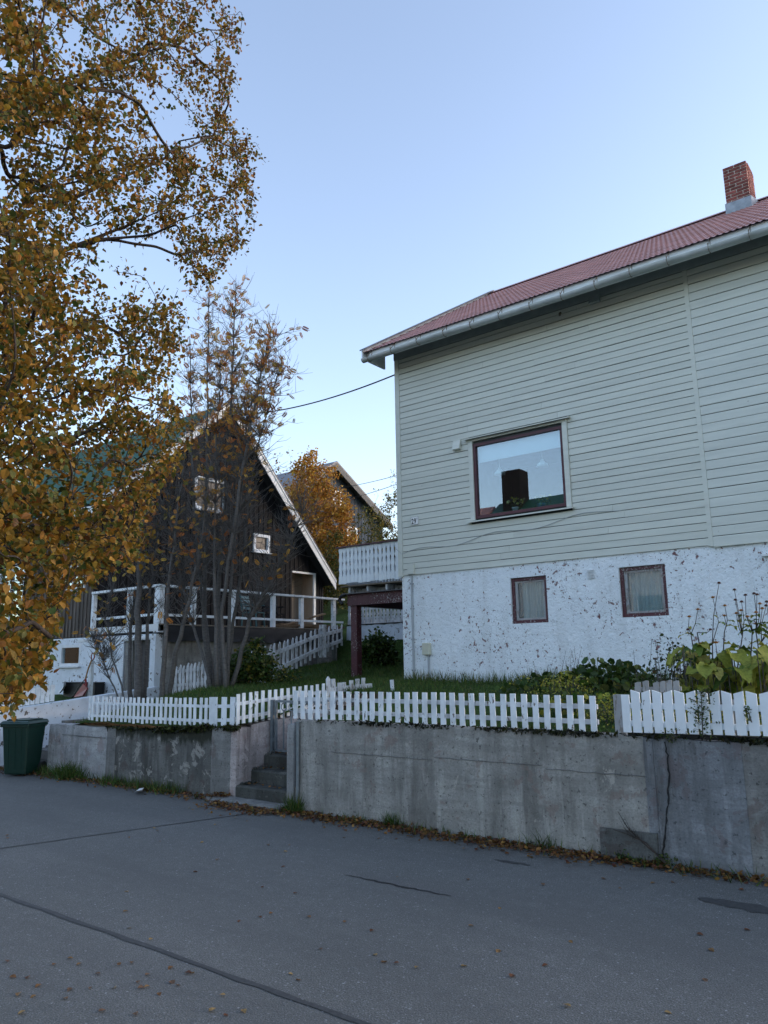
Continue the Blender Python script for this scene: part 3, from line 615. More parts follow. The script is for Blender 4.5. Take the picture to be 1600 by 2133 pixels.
def t_pinnate(k=6):
    v = []; f = []
    for i in range(k):
        y = .22+.72*i/k; l = .30*(1-.35*abs(i-k*.4)/k)
        for s in (-1, 1):
            n = len(v); v += [(0, y, 0), (s*l*.5, y-.03, .02), (s*l*1.05, y+.13, -.04), (s*l*.5, y+.16, .02)]; f.append((n, n+1, n+2, n+3) if s > 0 else (n, n+3, n+2, n+1))
    n = len(v); v += [(0,.92,0), (.05,1.0,.01), (0,1.2,-.04), (-.05,1.0,.01)]; f.append((n, n+1, n+2, n+3))
    n = len(v); v += [(-.008,0,0), (.008,0,0), (.004,1,0), (-.004,1,0)]; f.append((n, n+1, n+2, n+3))
    return np.array(v, float), f
T_PIN = t_pinnate()
def frames(dirs, twist):
    d = dirs/np.linalg.norm(dirs, axis=1)[:, None]
    ref = np.tile([0., 0., 1.], (len(d), 1)); ref[np.abs(d[:, 2]) > .95] = (1, 0, 0)
    x = np.cross(d, ref); x /= np.linalg.norm(x, axis=1)[:, None]; z = np.cross(x, d)
    c, s = np.cos(twist)[:, None], np.sin(twist)[:, None]
    return x*c+z*s, d, -x*s+z*c
def cloud(name, tpl, P, D, S, C, mat, parent=None, twist=None, widen=1.0):
    tv, tf = tpl; n = len(P); P = np.asarray(P, float); D = np.asarray(D, float); S = np.asarray(S, float)
    if twist is None: twist = RNG.uniform(-1.2, 1.2, n)
    ax, ay, az = frames(D, twist)
    W = np.asarray(widen if hasattr(widen, '__len__') else [widen]*n)
    V = (P[:, None]+S[:, None, None]*((tv[None, :, 0:1]*W[:, None, None])*ax[:, None]+tv[None, :, 1:2]*ay[:, None]+tv[None, :, 2:3]*az[:, None])).reshape(-1, 3)
    k = len(tv); me = bpy.data.meshes.new(name)
    loops = np.concatenate([np.array(f) for f in tf]); lt = np.array([len(f) for f in tf])
    A = (loops[None]+np.arange(n)[:, None]*k).ravel(); LT = np.tile(lt, n)
    me.vertices.add(len(V)); me.vertices.foreach_set('co', V.ravel()); me.loops.add(len(A)); me.loops.foreach_set('vertex_index', A.astype(np.int32))
    me.polygons.add(len(LT)); ls = np.concatenate([[0], np.cumsum(LT)[:-1]]); me.polygons.foreach_set('loop_start', ls.astype(np.int32)); me.polygons.foreach_set('loop_total', LT.astype(np.int32))
    ca = me.color_attributes.new('col', 'FLOAT_COLOR', 'POINT'); cc = np.ones((n, k, 4)); cc[:, :, :3] = np.asarray(C)[:, None, :]; ca.data.foreach_set('color', cc.ravel())
    me.materials.append(mat); me.update(calc_edges=True); me.validate()
    o = link(me, name, parent); return o
def palette(n, cols, wts, jit=.25):
    wts = np.array(wts, float)/sum(wts); i = RNG.choice(len(cols), n, p=wts); c = np.array(cols)[i]
    return np.clip(c*RNG.uniform(1-jit, 1+jit, (n, 1))*RNG.uniform(1-jit*.4, 1+jit*.4, (n, 3)), .002, 1)
def rdir(n, up=0.0, spread=1.0):
    d = RNG.normal(0, 1, (n, 3))*spread; d[:, 2] += up; return d/np.linalg.norm(d, axis=1)[:, None]
GREENS = [(.045,.085,.018), (.07,.11,.022), (.03,.06,.015), (.12,.13,.03)]

for (px, py, pot, lab, cols) in ((1075, 1056, 'potw', 'white flower pot with pale yellow blooms on the window sill', [(.7,.6,.12),(.8,.75,.3)]), (1128, 1047, 'potb', 'blue flower pot with ochre blooms on the window sill', [(.65,.42,.05),(.75,.55,.1)])):
    p = onY(px, py, YH+.22); p[2] = BIG[2]+.03
    t = empty('flower_pot', p, lab, 'flower pot')
    MB().lathe([(.05, 0), (.072, .10), (.078, .10), (.078, .125), (.066, .125), (.06, .03)], p, 14).build('pot', M[pot], t, smooth=True)
    n = 60; q = p+np.array([0, 0, .16])+RNG.normal(0, 1, (n, 3))*(.06, .035, .035)
    cloud('foliage', T_ROUND, q, rdir(n, .3), RNG.uniform(.04, .08, n), palette(n, GREENS, [1,1,1,1]), M['leaf'], t)
    n = 45; q = p+np.array([0, 0, .23])+RNG.normal(0, 1, (n, 3))*(.08, .035, .03)
    cloud('blossom', T_ROUND, q, rdir(n, .4), RNG.uniform(.035, .06, n), palette(n, cols, [1,1]), M['flower'], t)
p = onY(995, 1068, YH+.5)
t = empty('cushion', (p[0], p[1], 4.1), 'grey green cushion standing in the window corner', 'cushion')
MB().hexa([(p[0]-.16,p[1]-.05,3.9),(p[0]+.12,p[1]-.05,3.9),(p[0]+.14,p[1]+.07,3.9),(p[0]-.14,p[1]+.07,3.9),(p[0]-.15,p[1]+.0,4.78),(p[0]+.05,p[1]+.0,4.80),(p[0]+.06,p[1]+.10,4.8),(p[0]-.13,p[1]+.10,4.78)]).build('cover', M['cushion'], t, bevel=.03)

# ================================================================== BALCONY on the gable side
YBk = 13.5; BX0 = -11.87
bal = empty('balcony', (-10.6, 14.5, 1.4), 'white balcony with wavy-edged baluster boards on maroon beam and post', 'balcony')
nb = 21; xs = np.linspace(BX0, HX0-.02, nb+1)
cm = unit(M['white_new'], 'cut')
for a, b in zip(xs[:-1], xs[1:]): put('baluster', cm, bal, ((a+b)/2, YBk+random.uniform(-.004,.004), 3.575+random.uniform(-.012,.012)), (b-a-.004, .02, .835))
for y in np.arange(YBk+.08, 17.4, .123): put('baluster', cm, bal, (BX0+.02, y, 3.575), (.119, .02, .835), (0,0,math.pi/2))
MB().box(BX0-.05, HX0-.005, YBk-.06, YBk+.06, 4.415, 4.445).build('handrail', M['maroon_clean'], bal); MB().box(BX0-.05, BX0+.07, YBk+.061, 17.5, 4.415, 4.445).build('handrail', M['maroon_clean'], bal)
for z in (3.70, 4.30): MB().box(BX0+.03, HX0-.01, YBk+.012, YBk+.05, z, z+.07).build('rail', M['white_old'], bal)
for i, y in enumerate(np.arange(YBk+.03, 17.5, .145)): box('deck_board', M['deckwood'], bal, BX0+.03, HX0-.01, y, y+.135, 3.50, 3.53)
MB().box(BX0+.15, HX0-.01, YBk+.40, YBk+.46, 3.34, 3.47).build('joist', M['white_old'], bal)
for x in np.arange(BX0+.2, HX0-.1, .55): MB().box(x, x+.05, YBk+.1, 17.3, 3.37, 3.495).build('joist', M['white_old'], bal)
for i, x in enumerate(np.arange(BX0+.12, HX0-.08, .155)): box('fascia_plank', M['maroon'], bal, x, x+.150, YBk+.16, YBk+.19, 3.07, 3.335)
MB().box(BX0+.05, HX0-.02, YBk+.06, YBk+.30, 3.336, 3.352).build('drip_edge', M['roofedge'], bal)
MB().box(BX0+.12, BX0+.30, YBk+.191, 17.3, 3.07, 3.33).build('beam', M['maroon_clean'], bal)
MB().box(BX0+.18, BX0+.36, YBk+.20, YBk+.38, 1.35, 3.07).build('post', M['maroon'], bal, bevel=.006); MB().box(BX0+.18, BX0+.36, 17.1, 17.28, 1.6, 3.07).build('post', M['maroon'], bal)
MB().box(HX0-.62, HX0-.50, YBk+.5, YBk+.60, 3.0, 3.25).build('lamp_box', M['greywood'], bal)
MB().tube([(BX0+.10, YBk+.1, 3.33), (BX0-.02, YBk+.1, 3.30), (BX0-.08, YBk+.1, 3.22), (BX0+.02, YBk+.1, 3.12)], .045, 8).build('gutter_outlet', M['cable'], bal)

# ================================================================== RETAINING WALLS, STEPS
def wallseg(name, mat, parent, x0, x1, y0, y1, z0, zt, rough=.012, n=None):
    """concrete panel with an uneven top edge and slightly uneven face"""
    n = n or max(3, int((x1-x0)/.12)); m = MB(); xs = np.linspace(x0, x1, n+1); nz = 8
    for i, x in enumerate(xs):
        top = (zt(x) if callable(zt) else zt)+random.uniform(-1, .4)*rough
        for k in range(nz+1): m.v.append((x, y0+random.uniform(-1, 1)*.0035+(.012*random.random() if k == nz else 0), z0+(top-z0)*k/nz))
        m.v += [(x, y1, top+random.uniform(-1,1)*rough*.5), (x, y1, z0)]
    w_ = nz+3
    for i in range(n):
        for k in range(w_-1): a = i*w_+k; m.f.append((a, a+w_, a+w_+1, a+1))
    m.f.append(tuple(range(w_))); m.f.append(tuple(range(n*w_, n*w_+w_))[::-1])
    return m.build(name, mat, parent)
rw = empty('retaining_wall', (-3, YW+.1, 0), 'long grey concrete retaining wall below the house with cracked bluish end', 'wall')
xs1 = float(onY(1255, 1760, YW)[0]); xc = float(onY(1378, 1790, YW)[0]); xb = float(onY(1343, 1600, YW)[0])
wallseg('wall_panel', M['conc'], rw, -7.02, xb, YW, YW+.25, -.05, WT)
wallseg('wall_panel', M['conc_blue'], rw, xb+.002, xc, YW-.004, YW+.25, -.05, WT-.01)
wallseg('wall_panel', M['conc_blue'], rw, xc+.002, xc+.75, YW+.004, YW+.25, -.05, WT-.015); wallseg('wall_panel', M['conc_mid'], rw, xc+.752, 6, YW+.002, YW+.25, -.05, WT-.01)
wallseg('wall_panel', M['conc_light'], rw, -7.14, -7.022, YW-.02, YW+.30, -.05, WT-.05, n=3)
wallseg('plinth', M['conc_plinth'], rw, xs1, xc-.01, YW-.045, YW-.008, -.05, float(onY(1300, 1727, YW)[2]), .004)
# formwork joint, a shallow ledge along the panels
zj = [float(onY(x, y, YW)[2]) for x, y in ((700, 1567), (1000, 1585), (1250, 1610))]
for i, (p, q) in enumerate(((690, 900), (905, 1130), (1135, 1340))):
    xa, xb_ = float(onY(p, 1570, YW)[0]), float(onY(q, 1580, YW)[0]); z = zj[i]
    m = MB(); 
    for j, x in enumerate(np.linspace(xa, xb_, 18)):
        d = random.uniform(-.006, .006); m.v += [(x, YW-.0045, z+d-.004), (x, YW-.009, z+d), (x, YW-.0045, z+d+.006)]
        if j: k = 3*j; m.f += [(k-3, k, k+1, k-2), (k-2, k+1, k+2, k-1)]
    m.build('joint_ridge', M['conc_mid'], rw)
cr = [(1388, 1545), (1391, 1580), (1395, 1620), (1392, 1660), (1388, 1700), (1384, 1745), (1378, 1790)]
m = MB(); pts = [onY(x+random.uniform(-2,2), y, YW-.002) for x, y in cr for _ in (0,)]
pp = []
for a, b in zip(pts[:-1], pts[1:]):
    for t in np.linspace(0, 1, 6)[:-1]: pp.append(a+(b-a)*t+np.array([random.uniform(-.008,.008), 0, 0]))
for i, p in enumerate(pp):
    ww = random.uniform(.004, .011); m.v += [(p[0]-ww, YW-.0065, p[2]), (p[0]+ww, YW-.0065, p[2])]
    if i: m.f.append((2*i-2, 2*i-1, 2*i+1, 2*i))
m.build('crack', M['crack'], rw)
MB().tube([(-6.95, YW-.022, .02), (-6.95, YW-.022, 1.07)], .020, 8).build('conduit', M['steel'], rw); MB().tube([(-6.995, YW-.02, .3), (-6.995, YW-.02, 1.07)], .014, 8).build('conduit', M['conc_blue'], rw)

lw = empty('retaining_wall', (-11, YL+.1, 0), 'patchy stained concrete retaining wall between the green bin and the steps', 'wall')
lt = lambda x: .83+.10*sm(-10.5, -8.2, np.array(x)).item()
segs = [(100, 'conc_light'), (222, 'conc_mid'), (240, 'conc_dark'), (441, 'conc_mid'), (481, None)]
lx = [float(onY(p, 1560, YL)[0]) for p, _ in segs]
for (p, mt), a, b in zip(segs[:-1], lx[:-1], lx[1:]): wallseg('wall_panel', M[mt], lw, a+.002, b, YL+random.uniform(-.006,.006), YL+.25, -.05, lt, .016)
XR = -8.225
wallseg('wall_panel', M['conc_pink'], lw, lx[-1]+.002, XR, YL-.005, YL+.25, -.05, lambda x: .94, n=4)
m = MB(); ys = np.linspace(YL+.251, 9.3, 16)
for i, y in enumerate(ys):
    tz = .95+.12*(y-YL)/2+random.uniform(-.01,.01)
    m.v += [(XR+random.uniform(-.004,.004), y, -.05), (XR+random.uniform(-.004,.004), y, tz*.5), (XR, y, tz), (XR-.2, y, tz), (XR-.2, y, -.05)]
    if i:
        k = 5*i; m.f += [(k-5+j, k+j, k+j+1, k-4+j) for j in range(4)]
m.build('return_wall', M['conc_pink'], lw)
m = MB(); xa, xb_ = lx[0]+.05, lx[1]-.03
for j, x in enumerate(np.linspace(xa+.4, xb_, 14)):
    m.v += [(x, YL-.008, .66+random.uniform(-.004,.004)), (x, YL-.016, .665), (x, YL-.008, .675)]
    if j: k = 3*j; m.f += [(k-3, k, k+1, k-2), (k-2, k+1, k+2, k-1)]
m.build('joint_ridge', M['conc_mid'], lw)

st = empty('garden_steps', (-7.66, 7.6, 0), 'mossy concrete steps rising through the gap between the two walls', 'steps')
def rough_step(x0, x1, y0, y1, z0, z1, mat):
    m = MB(); n = 9; xs = np.linspace(x0, x1, n)
    for x in xs:
        j = lambda a: random.uniform(-a, a)
        m.v += [(x, y0+j(.012), z0), (x, y0+j(.012), z1-.02), (x, y0+.02+j(.014), z1+j(.006)), (x, y1, z1+j(.004)), (x, y1, z0)]
    for i in range(n-1):
        for k in range(4): a = i*5+k; m.f.append((a, a+5, a+6, a+1))
    m.f += [tuple(range(5)), tuple(range(5*(n-1), 5*n))[::-1]]
    return m.build('step', mat, st)
sx0, sx1 = XR+.008, -7.148
rough_step(-8.55, -7.15, 7.00, 7.24, -.05, .055, M['conc_mid']); rough_step(sx0, sx1, 7.245, 7.50, -.05, .20, M['darkstep'])
rough_step(sx0, sx1, 7.505, 7.74, -.05, .37, M['darkstep']); rough_step(sx0, sx1, 7.745, 9.28, -.05, .55, M['darkstep'])
MB().box(-7.50, -7.16, 7.52, 7.735, .372, .384).build('slab', M['conc_light'], st)
MB().box(sx0, sx1, 9.05, 9.29, .551, 1.02).build('back_wall', M['conc_pink'], st); MB().box(-7.139, -7.03, 7.45, 9.3, -.05, 1.05).build('side_wall', M['conc_mid'], st)
for i in range(10):      # loose stones along the inner edge
    x = XR+.05+random.uniform(0, .05); y = 7.30+i*.06; z = (.20 if y < 7.5 else .37 if y < 7.74 else .55)
    bm = bmesh.new(); bmesh.ops.create_icosphere(bm, subdivisions=1, radius=.04)
    for v_ in bm.verts: v_.co *= random.uniform(.7, 1.25)
    me = bpy.data.meshes.new('stone'); bm.to_mesh(me); bm.free(); me.materials.append(M['darkstep']); put('stone', me, st, (x, y, z+.015), (1, 1, .8))
# steel gate in front of the landing
GY = 7.86; gp = empty('gate', (-7.75, GY, .57), 'low grey steel bar gate with rings at the top of the steps', 'gate')
gx0, gx1, gz0, gz1 = -8.10, -7.20, .60, 1.265
m = MB()
for a, b in (((gx0, GY, gz0), (gx0, GY, gz1)), ((gx1, GY, gz0), (gx1, GY, gz1)), ((gx0, GY, gz1), (gx1, GY, gz1)), ((gx0, GY, gz0), (gx1, GY, gz0))): m.bar(a, b, .03, .03, (0, 1, 0))
m.build('frame', M['steel'], gp)
nbar = 6
for i in range(1, nbar):
    x = gx0+(gx1-gx0)*i/nbar; MB().tube([(x, GY, gz0), (x, GY, gz0+.12), (x+(.025 if i == 2 else 0), GY, gz0+.16), (x, GY, gz0+.20), (x, GY, gz1-.13)], .012, 5).build('bar', M['steel'], gp)
    if i < nbar:
        c_ = (x, GY, gz1-.075); MB().tube([(c_[0]+.052*math.cos(t), GY, c_[2]+.052*math.sin(t)) for t in np.linspace(0, 2*math.pi, 15)], .009, 4).build('ring', M['steel'], gp)
gq = empty('gate_post', (-8.16, GY, .55), 'square grey steel gate post against the pinkish return wall', 'post')
MB().box(-8.195, -8.145, GY-.025, GY+.025, .5, 1.285).build('shaft', M['steel'], gq); MB().box(-8.145, -8.11, GY-.01, GY+.01, 1.08, 1.12).build('hinge', M['steel'], gq); MB().box(-8.145, -8.11, GY-.01, GY+.01, .72, .76).build('hinge', M['steel'], gq)

# ================================================================== FENCES
def fence_px(name, label, plane, items, mat, rails, thick=.014, kind='box', railmat=None, group=None, off=0.0, th_axis='y', cat='fence', pname='picket'):
    """items: (left px, right px, top py, bottom py) of single pickets, laid on the plane the fence stands in"""
    f = (lambda x, y: onY(x, y, plane)) if th_axis == 'y' else (lambda x, y: onX(x, y, plane))
    k = 0 if th_axis == 'y' else 1
    mid = items[len(items)//2]; c = f(mid[0], mid[3]); e = empty(name, c, label, cat, group)
    um = unit(mat, kind); ends = []
    for (a, b, t, bt) in items:
        pa, pb = f(a, bt), f(b, bt); pt = f((a+b)/2, t); wd = abs(pb[k]-pa[k]); cx = (pa[k]+pb[k])/2; z0 = (pa[2]+pb[2])/2; h = pt[2]-z0
        loc = (cx, plane+random.uniform(-.003,.003), z0) if th_axis == 'y' else (plane, cx, z0)
        put(pname, um, e, loc, (wd, thick, h), (0, random.uniform(-.022,.022), 0) if th_axis == 'y' else (random.uniform(-.012,.012), 0, math.pi/2))
        ends.append((cx, z0, h))
    for (fr, rt) in rails:
        n = len(ends); seg = max(1, n//14); idx = list(range(0, n-1, max(1, n//seg)))+[n-1]
        if len(idx) > 2 and idx[-1]-idx[-2] < 3: idx.pop(-2)
        for a, b in zip(idx[:-1], idx[1:]):
            def pt(i, d):
                cx, z0, h = ends[i]; q = thick/2+.016
                return (cx+d, plane+q, z0+fr*h) if th_axis == 'y' else (plane-q, cx+d, z0+fr*h)
            A, B = Vector(pt(a, 0)), Vector(pt(b, 0)); d = (B-A).normalized()*.04
            MB().bar(A-d*(a == 0), B+d*(b == n-1), .03, rt).build('rail', railmat or mat, e)
    return e
# long fence on the right-hand wall
lp = [611, 627, 642, 658, 673, 689, 706, 722, 739, 756, 771, 789, 806, 824.5, 843, 861.5, 880, 900, 919, 939, 959, 980]
lp2 = [1001.5, 1023, 1044.5, 1066, 1089, 1112.5, 1136, 1160, 1183.5, 1207.5, 1232]
pk = []
for i, x in enumerate(lp+lp2):
    wd = 8.4+(x-611)*.0062; tp = np.interp(x, [611, 720, 850, 1000, 1250], [1438, 1440.5, 1442, 1444, 1450]); bt = np.interp(x, [611, 720, 850, 1000, 1250], [1497, 1501, 1507, 1513, 1526])
    pk.append((x, x+wd, tp+random.uniform(-.8,.8), bt+random.uniform(-1.2,1)))
fence_px('picket_fence', 'low white picket fence with flat tops along the long grey wall', YW+.03, pk, M['white'], [(.28, .045), (.70, .045)], railmat=M['white_old'])
e = empty('fence_post', onY(1292, 1527, YW+.06), 'short weathered grey post between the picket and the board fence', 'post')
a, b = onY(1284.5, 1527, YW+.05), onY(1301, 1527, YW+.05); put('shaft', unit(M['grey_wood']), e, ((a[0]+b[0])/2, YW+.06, a[2]-.02), (b[0]-a[0], .07, float(onY(1290, 1447, YW+.05)[2])-a[2]+.02))
# close-boarded fence with saw-tooth tops
le = [1300, 1320.5, 1343, 1365.5, 1389, 1412, 1437, 1461, 1487, 1511.5, 1537, 1563, 1591, 1620, 1649]+[1649+31*k+1.4*k*k for k in range(1, 9)]
bf = empty('board_fence', onY(1450, 1530, YW+.03), 'bright white close-boarded fence with saw-tooth tops', 'fence')
for i, x in enumerate(le):
    wd = (le[i+1]-le[i] if i < len(le)-1 else 29)*.78; bt = 1525.5+(x-1300)*.028; tp = 1447 if i == 0 else np.interp(x, [1320, 1600], [1437, 1440])
    a, b, t = onY(x, bt, YW+.03), onY(x+wd, bt, YW+.03), onY(x+wd/2, tp, YW+.03)
    put('board', unit(M['white_new'], 'box' if i == 0 else 'slant_a' if i % 2 else 'slant_b'), bf, ((a[0]+b[0])/2, YW+.03, (a[2]+b[2])/2), (b[0]-a[0], .022, t[2]-(a[2]+b[2])/2))
x0 = float(onY(1302, 1500, YW)[0]); x1 = float(onY(le[-1]+30, 1500, YW)[0])
for z in (1.17, 1.33): MB().box(x0, x1, YW+.043, YW+.075, z, z+.05).build('rail', M['white_new'], bf)
MB().box(x0, x1, YW+.045, YW+.10, WT-.01, WT+.03).build('base_rail', M['rubber'], bf)
for x in (x0+.9, x0+2.4, x1-.1): MB().box(x, x+.07, YW+.077, YW+.147, 1.0, 1.42).build('post', M['grey_wood'], bf)
# fence on the left-hand wall
ll = [183.7, 190, 200, 210, 218, 226, 234.4, 242.5, 251, 259.4, 268, 276, 285, 294.4, 303.7, 313, 323.4, 332.8, 342, 351.6, 362, 372, 382, 393, 403, 415, 425.6]
pk = []
for i, x in enumerate(ll):
    pk.append((x, x+3.6+(x-183)*.0055, np.interp(x, [183, 260, 330, 425], [1449, 1453, 1453, 1454])+random.uniform(-1,1), np.interp(x, [183, 260, 425], [1500, 1505, 1512])+random.uniform(-1,1.5)))
fence_px('picket_fence', 'narrow white picket fence along the stained wall beside the bin', YL+.05, pk, M['white'], [(.18, .04), (.70, .04)], railmat=M['white'])
pk = [(436, 452, 1452, 1513), (461, 471, 1452, 1512), (479, 489, 1452, 1512)]
fence_px('picket_fence', 'short three-board white picket panel at the wall corner above the steps', YL+.05, pk, M['white'], [(.20, .045), (.68, .045)])
# return along the steps, climbing back into the garden
rl = [492, 504, 518, 530.6, 544, 558, 571, 584, 597.5, 610, 622, 634, 647, 658.7, 671, 683, 694]
pk = []
for x in rl:
    pk.append((x, x+6.6-(x-492)*.008, np.interp(x, [490, 560, 620, 700], [1446, 1437, 1430, 1421])+random.uniform(-1,1), np.interp(x, [490, 560, 620, 700], [1511, 1499, 1487, 1474])+random.uniform(-1,1)))
fence_px('picket_fence', 'white picket fence climbing back from the wall corner beside the steps', XR-.06, pk, M['white'], [(.22, .045), (.68, .045)], th_axis='x', railmat=M['white_old'])
# broken end of it
be = empty('broken_fence', onX(735, 1465, XR-.0), 'broken end of the garden picket fence with a loose tilted rail', 'fence')
for (x, tp, bt) in ((687, 1409, 1465), (697, 1414, 1466), (708, 1422, 1468), (720, 1421, 1470), (735, 1417, 1470), (746, 1414, 1470), (758, 1412, 1470)):
    a, t = onX(x, bt, XR), onX(x, tp, XR); put('picket', unit(M['white_old'], 'point' if x < 690 else 'box'), be, (XR-.02, a[1], a[2]), (.085, .02, t[2]-a[2]), (random.uniform(-.05,.05), 0, math.pi/2))
a, b = onX(684, 1437, XR-.04), onX(774, 1428, XR-.04); MB().bar(a, b, .03, .07).build('loose_rail', M['white_old'], be)
a, b = onX(690, 1452, XR-.05), onX(765, 1450, XR-.05); MB().bar(a, b, .03, .06).build('rail', M['white_old'], be)
e = empty('stub_post', onY(818, 1444, 9.9), 'lone white stub post left standing in the lawn', 'post')
a = onY(818, 1444, 9.9); put('shaft', unit(M['white_old']), e, (a[0], 9.9, gz(a[0], 9.9)-.05), (.055, .03, float(onY(816, 1416, 9.9)[2])-float(gz(a[0], 9.9))+.05), (0, -.06, 0))
# older unpainted fence in front of the house, behind the plants
pk = [(x, x+12, 1418+random.uniform(-4,3), 1442) for x in (1324, 1341, 1362, 1376, 1390, 1404)]
fence_px('old_fence', 'grey flaking picket stubs standing behind the board fence among the plants', 8.0, pk, M['grey_wood'], [(.3, .04)], kind='spike')
# diagonal spiked fence running up the slope, and its side panel by the rowans
def fence_3d(name, label, A, B, n, h, wd, mat, kind, rails=(.25, .72), group=None, lean=.03, gap=1.0, ground=True):
    A = Vector(A); B = Vector(B); e = empty(name, (A+B)/2, label, 'fence', group); d = B-A; rz = math.atan2(d.y, d.x); nrm = Vector((-d.y, d.x, 0)).normalized()
    for i in range(n):
        p = A+d*((i+.5)/n); p = p+nrm*random.uniform(-.006, .006)
        z = (float(gz(p.x, p.y))+.03) if ground else p.z
        put('picket', unit(mat, kind), e, (p.x, p.y, z), (wd, .02, h*random.uniform(.95, 1.04)), (random.uniform(-lean, lean), random.uniform(-lean, lean), rz))
    for r in rails:
        s = max(1, n//9)
        for k in range(s):
            a, b = A+d*(k/s), A+d*((k+1)/s)
            za = (float(gz(a.x, a.y))+.03) if ground else a.z; zb = (float(gz(b.x, b.y))+.03) if ground else b.z
            a = Vector((a.x, a.y, za+h*r))-nrm*.03; b = Vector((b.x, b.y, zb+h*r))-nrm*.03
            MB().bar(a, b, .03, .075).build('rail', mat, e)
    return e
A = onY(540, 1425, 11.0); B = onY(713, 1345, 16.2)
def fence_slope(label, items, mat, post=None):
    c = items[len(items)//2][0]; e = empty('spiked_fence', c, label, 'fence'); dv = items[-1][0]-items[0][0]; ang = math.atan2(dv[1], dv[0])
    for p, t in items: put('picket', unit(mat, 'spike'), e, p, (.105, .018, t), (random.uniform(-.03,.03), random.uniform(-.03,.03), ang))
    return e
its = []; tl = [(x, np.interp(x, [520, 560, 620, 660, 712], [1357, 1343, 1325, 1308, 1300]), np.interp(x, [520, 560, 620, 660, 712], [1432, 1420, 1392, 1368, 1345])) for x in np.arange(524, 714, 9.4)]
for x, t, b in tl:
    yy = np.interp(x, [520, 712], [11.4, 16.6]); p = onY(x, b, yy); q = onY(x, t, yy); its.append((p, q[2]-p[2]))
sf = fence_slope('weathered white spiked fence climbing the grass slope below the deck', its, M['white_old'])
for fr in (.25, .72):
    for k in range(0, len(its)-1, 7):
        j = min(k+7, len(its)-1); a = Vector(its[k][0])+Vector((.05, -.04, its[k][1]*fr)); b = Vector(its[j][0])+Vector((.05, -.04, its[j][1]*fr)); MB().bar(a, b, .03, .09).build('rail', M['white_old'], sf)
k = min(range(len(tl)), key=lambda i: abs(tl[i][0]-672)); p = its[k][0]; MB().box(p[0]-.0, p[0]+.15, p[1]-.18, p[1]-.06, p[2]-.1, p[2]+its[k][1]+.05).build('post', M['white_old'], sf)
fence_px('spiked_fence', 'flaking white spiked fence panel between the two rowan clumps', 10.2, [(x, x+5.2, np.interp(x, [355, 430], [1390, 1370])+random.uniform(-4,4), 1455) for x in np.arange(355, 430, 7.8)], M['white_old'], [(.4, .06), (.8, .06)], kind='spike')
# balustrade-like garden fence on a low white wall behind the balcony
YG = 18.0; xa, xb_ = float(onY(722, 1300, YG)[0]), HX0-.05
gw = empty('garden_wall', ((xa+xb_)/2, YG, 1.9), 'low white painted wall under the far balustrade behind the balcony', 'wall')
wallseg('masonry', M['wall_white'], gw, xa, xb_, YG, YG+.2, 1.5, lambda x: 2.87, .03)
MB().box(xa, xb_, YG-.02, YG+.22, 2.875, 2.90).build('coping', M['rubber'], gw)
gf = empty('baluster_fence', ((xa+xb_)/2, YG+.1, 2.9), 'white wavy-edged board fence standing on the low wall behind the balcony', 'fence')
for x in np.arange(xa+.05, xb_-.05, .135): put('board', unit(M['white_old'], 'cut'), gf, (x, YG+.08, 2.905), (.118, .02, .66))
for z in (3.05, 3.42): MB().box(xa, xb_, YG+.092, YG+.13, z, z+.06).build('rail', M['white_old'], gf)

# ================================================================== BLACK GABLED HOUSE
YD, XG = 11.0, -18.13
dh = empty('black_house', (-22, 15, 1.2), 'black-stained board house with steep gable, white barge boards and green sheet roof', 'house')
DE0, DAP, DE1 = (YD, 6.15), (15.09, 9.72), (19.75, 4.72)      # eave front, apex, eave back in (y, z)
XB = -27.5; ZDB = 2.53
def roofz(y): return DE0[1]+(DAP[1]-DE0[1])*(y-DE0[0])/(DAP[0]-DE0[0]) if y < DAP[0] else DAP[1]+(DE1[1]-DAP[1])*(y-DAP[0])/(DE1[0]-DAP[0])
PORCH = (18.22, 19.36, 2.76, 4.80); UPW = (14.12, 15.32, 6.33, 7.33); SMW = (16.49, 17.19, 5.28, 5.86)
m = MB(); m.prism([(YD+.04, .6), (19.7, .6), (19.7, 4.55), (DAP[0], DAP[1]-.2), (YD+.04, 5.9)], 'x', XB, XG-.65); m.build('wall', M['dark'], dh)
# gable boards, each cut to the roof line, with cover battens
y = YD+.02; k = 0
def gboard(y0, y1, z0, z1f, proud, name):
    if z1f(y0)-z0 < .05 and z1f(y1)-z0 < .05: return
    MB().hexa([(XG-.02, y0, z0), (XG+proud, y0, z0), (XG+proud, y1, z0), (XG-.02, y1, z0), (XG-.02, y0, max(z0+.01, z1f(y0))), (XG+proud, y0, max(z0+.01, z1f(y0))), (XG+proud, y1, max(z0+.01, z1f(y1))), (XG-.02, y1, max(z0+.01, z1f(y1)))]).build(name, M['blackwood'], dh)
top = lambda y: roofz(y)-.13
while y < 19.72:
    y1 = min(y+.205, 19.74); zs = [(ZDB, None)]; cm_ = (y+y1)/2
    hit = [h for h in (PORCH, UPW, SMW) if h[0]-.03 < cm_ < h[1]+.03]
    for (name, a, b, pr) in (('board', y, y1-.006, 0.0), ('cover_batten', y1-.045, y1+.03, .022)):
        c_ = (a+b)/2; hh = [h for h in (PORCH, UPW, SMW) if h[0] < c_ < h[1]]
        if hh:
            h = hh[0]; gboard(a, b, h[3]+.01, top, pr+.0005*(k % 3), name)
            if h[2] > ZDB+.3: gboard(a, b, ZDB, lambda q, h=h: h[2]-.01, pr+.0005*(k % 3), name)
        else: gboard(a, b, ZDB, top, pr+.0005*(k % 3), name)
    y = y1; k += 1
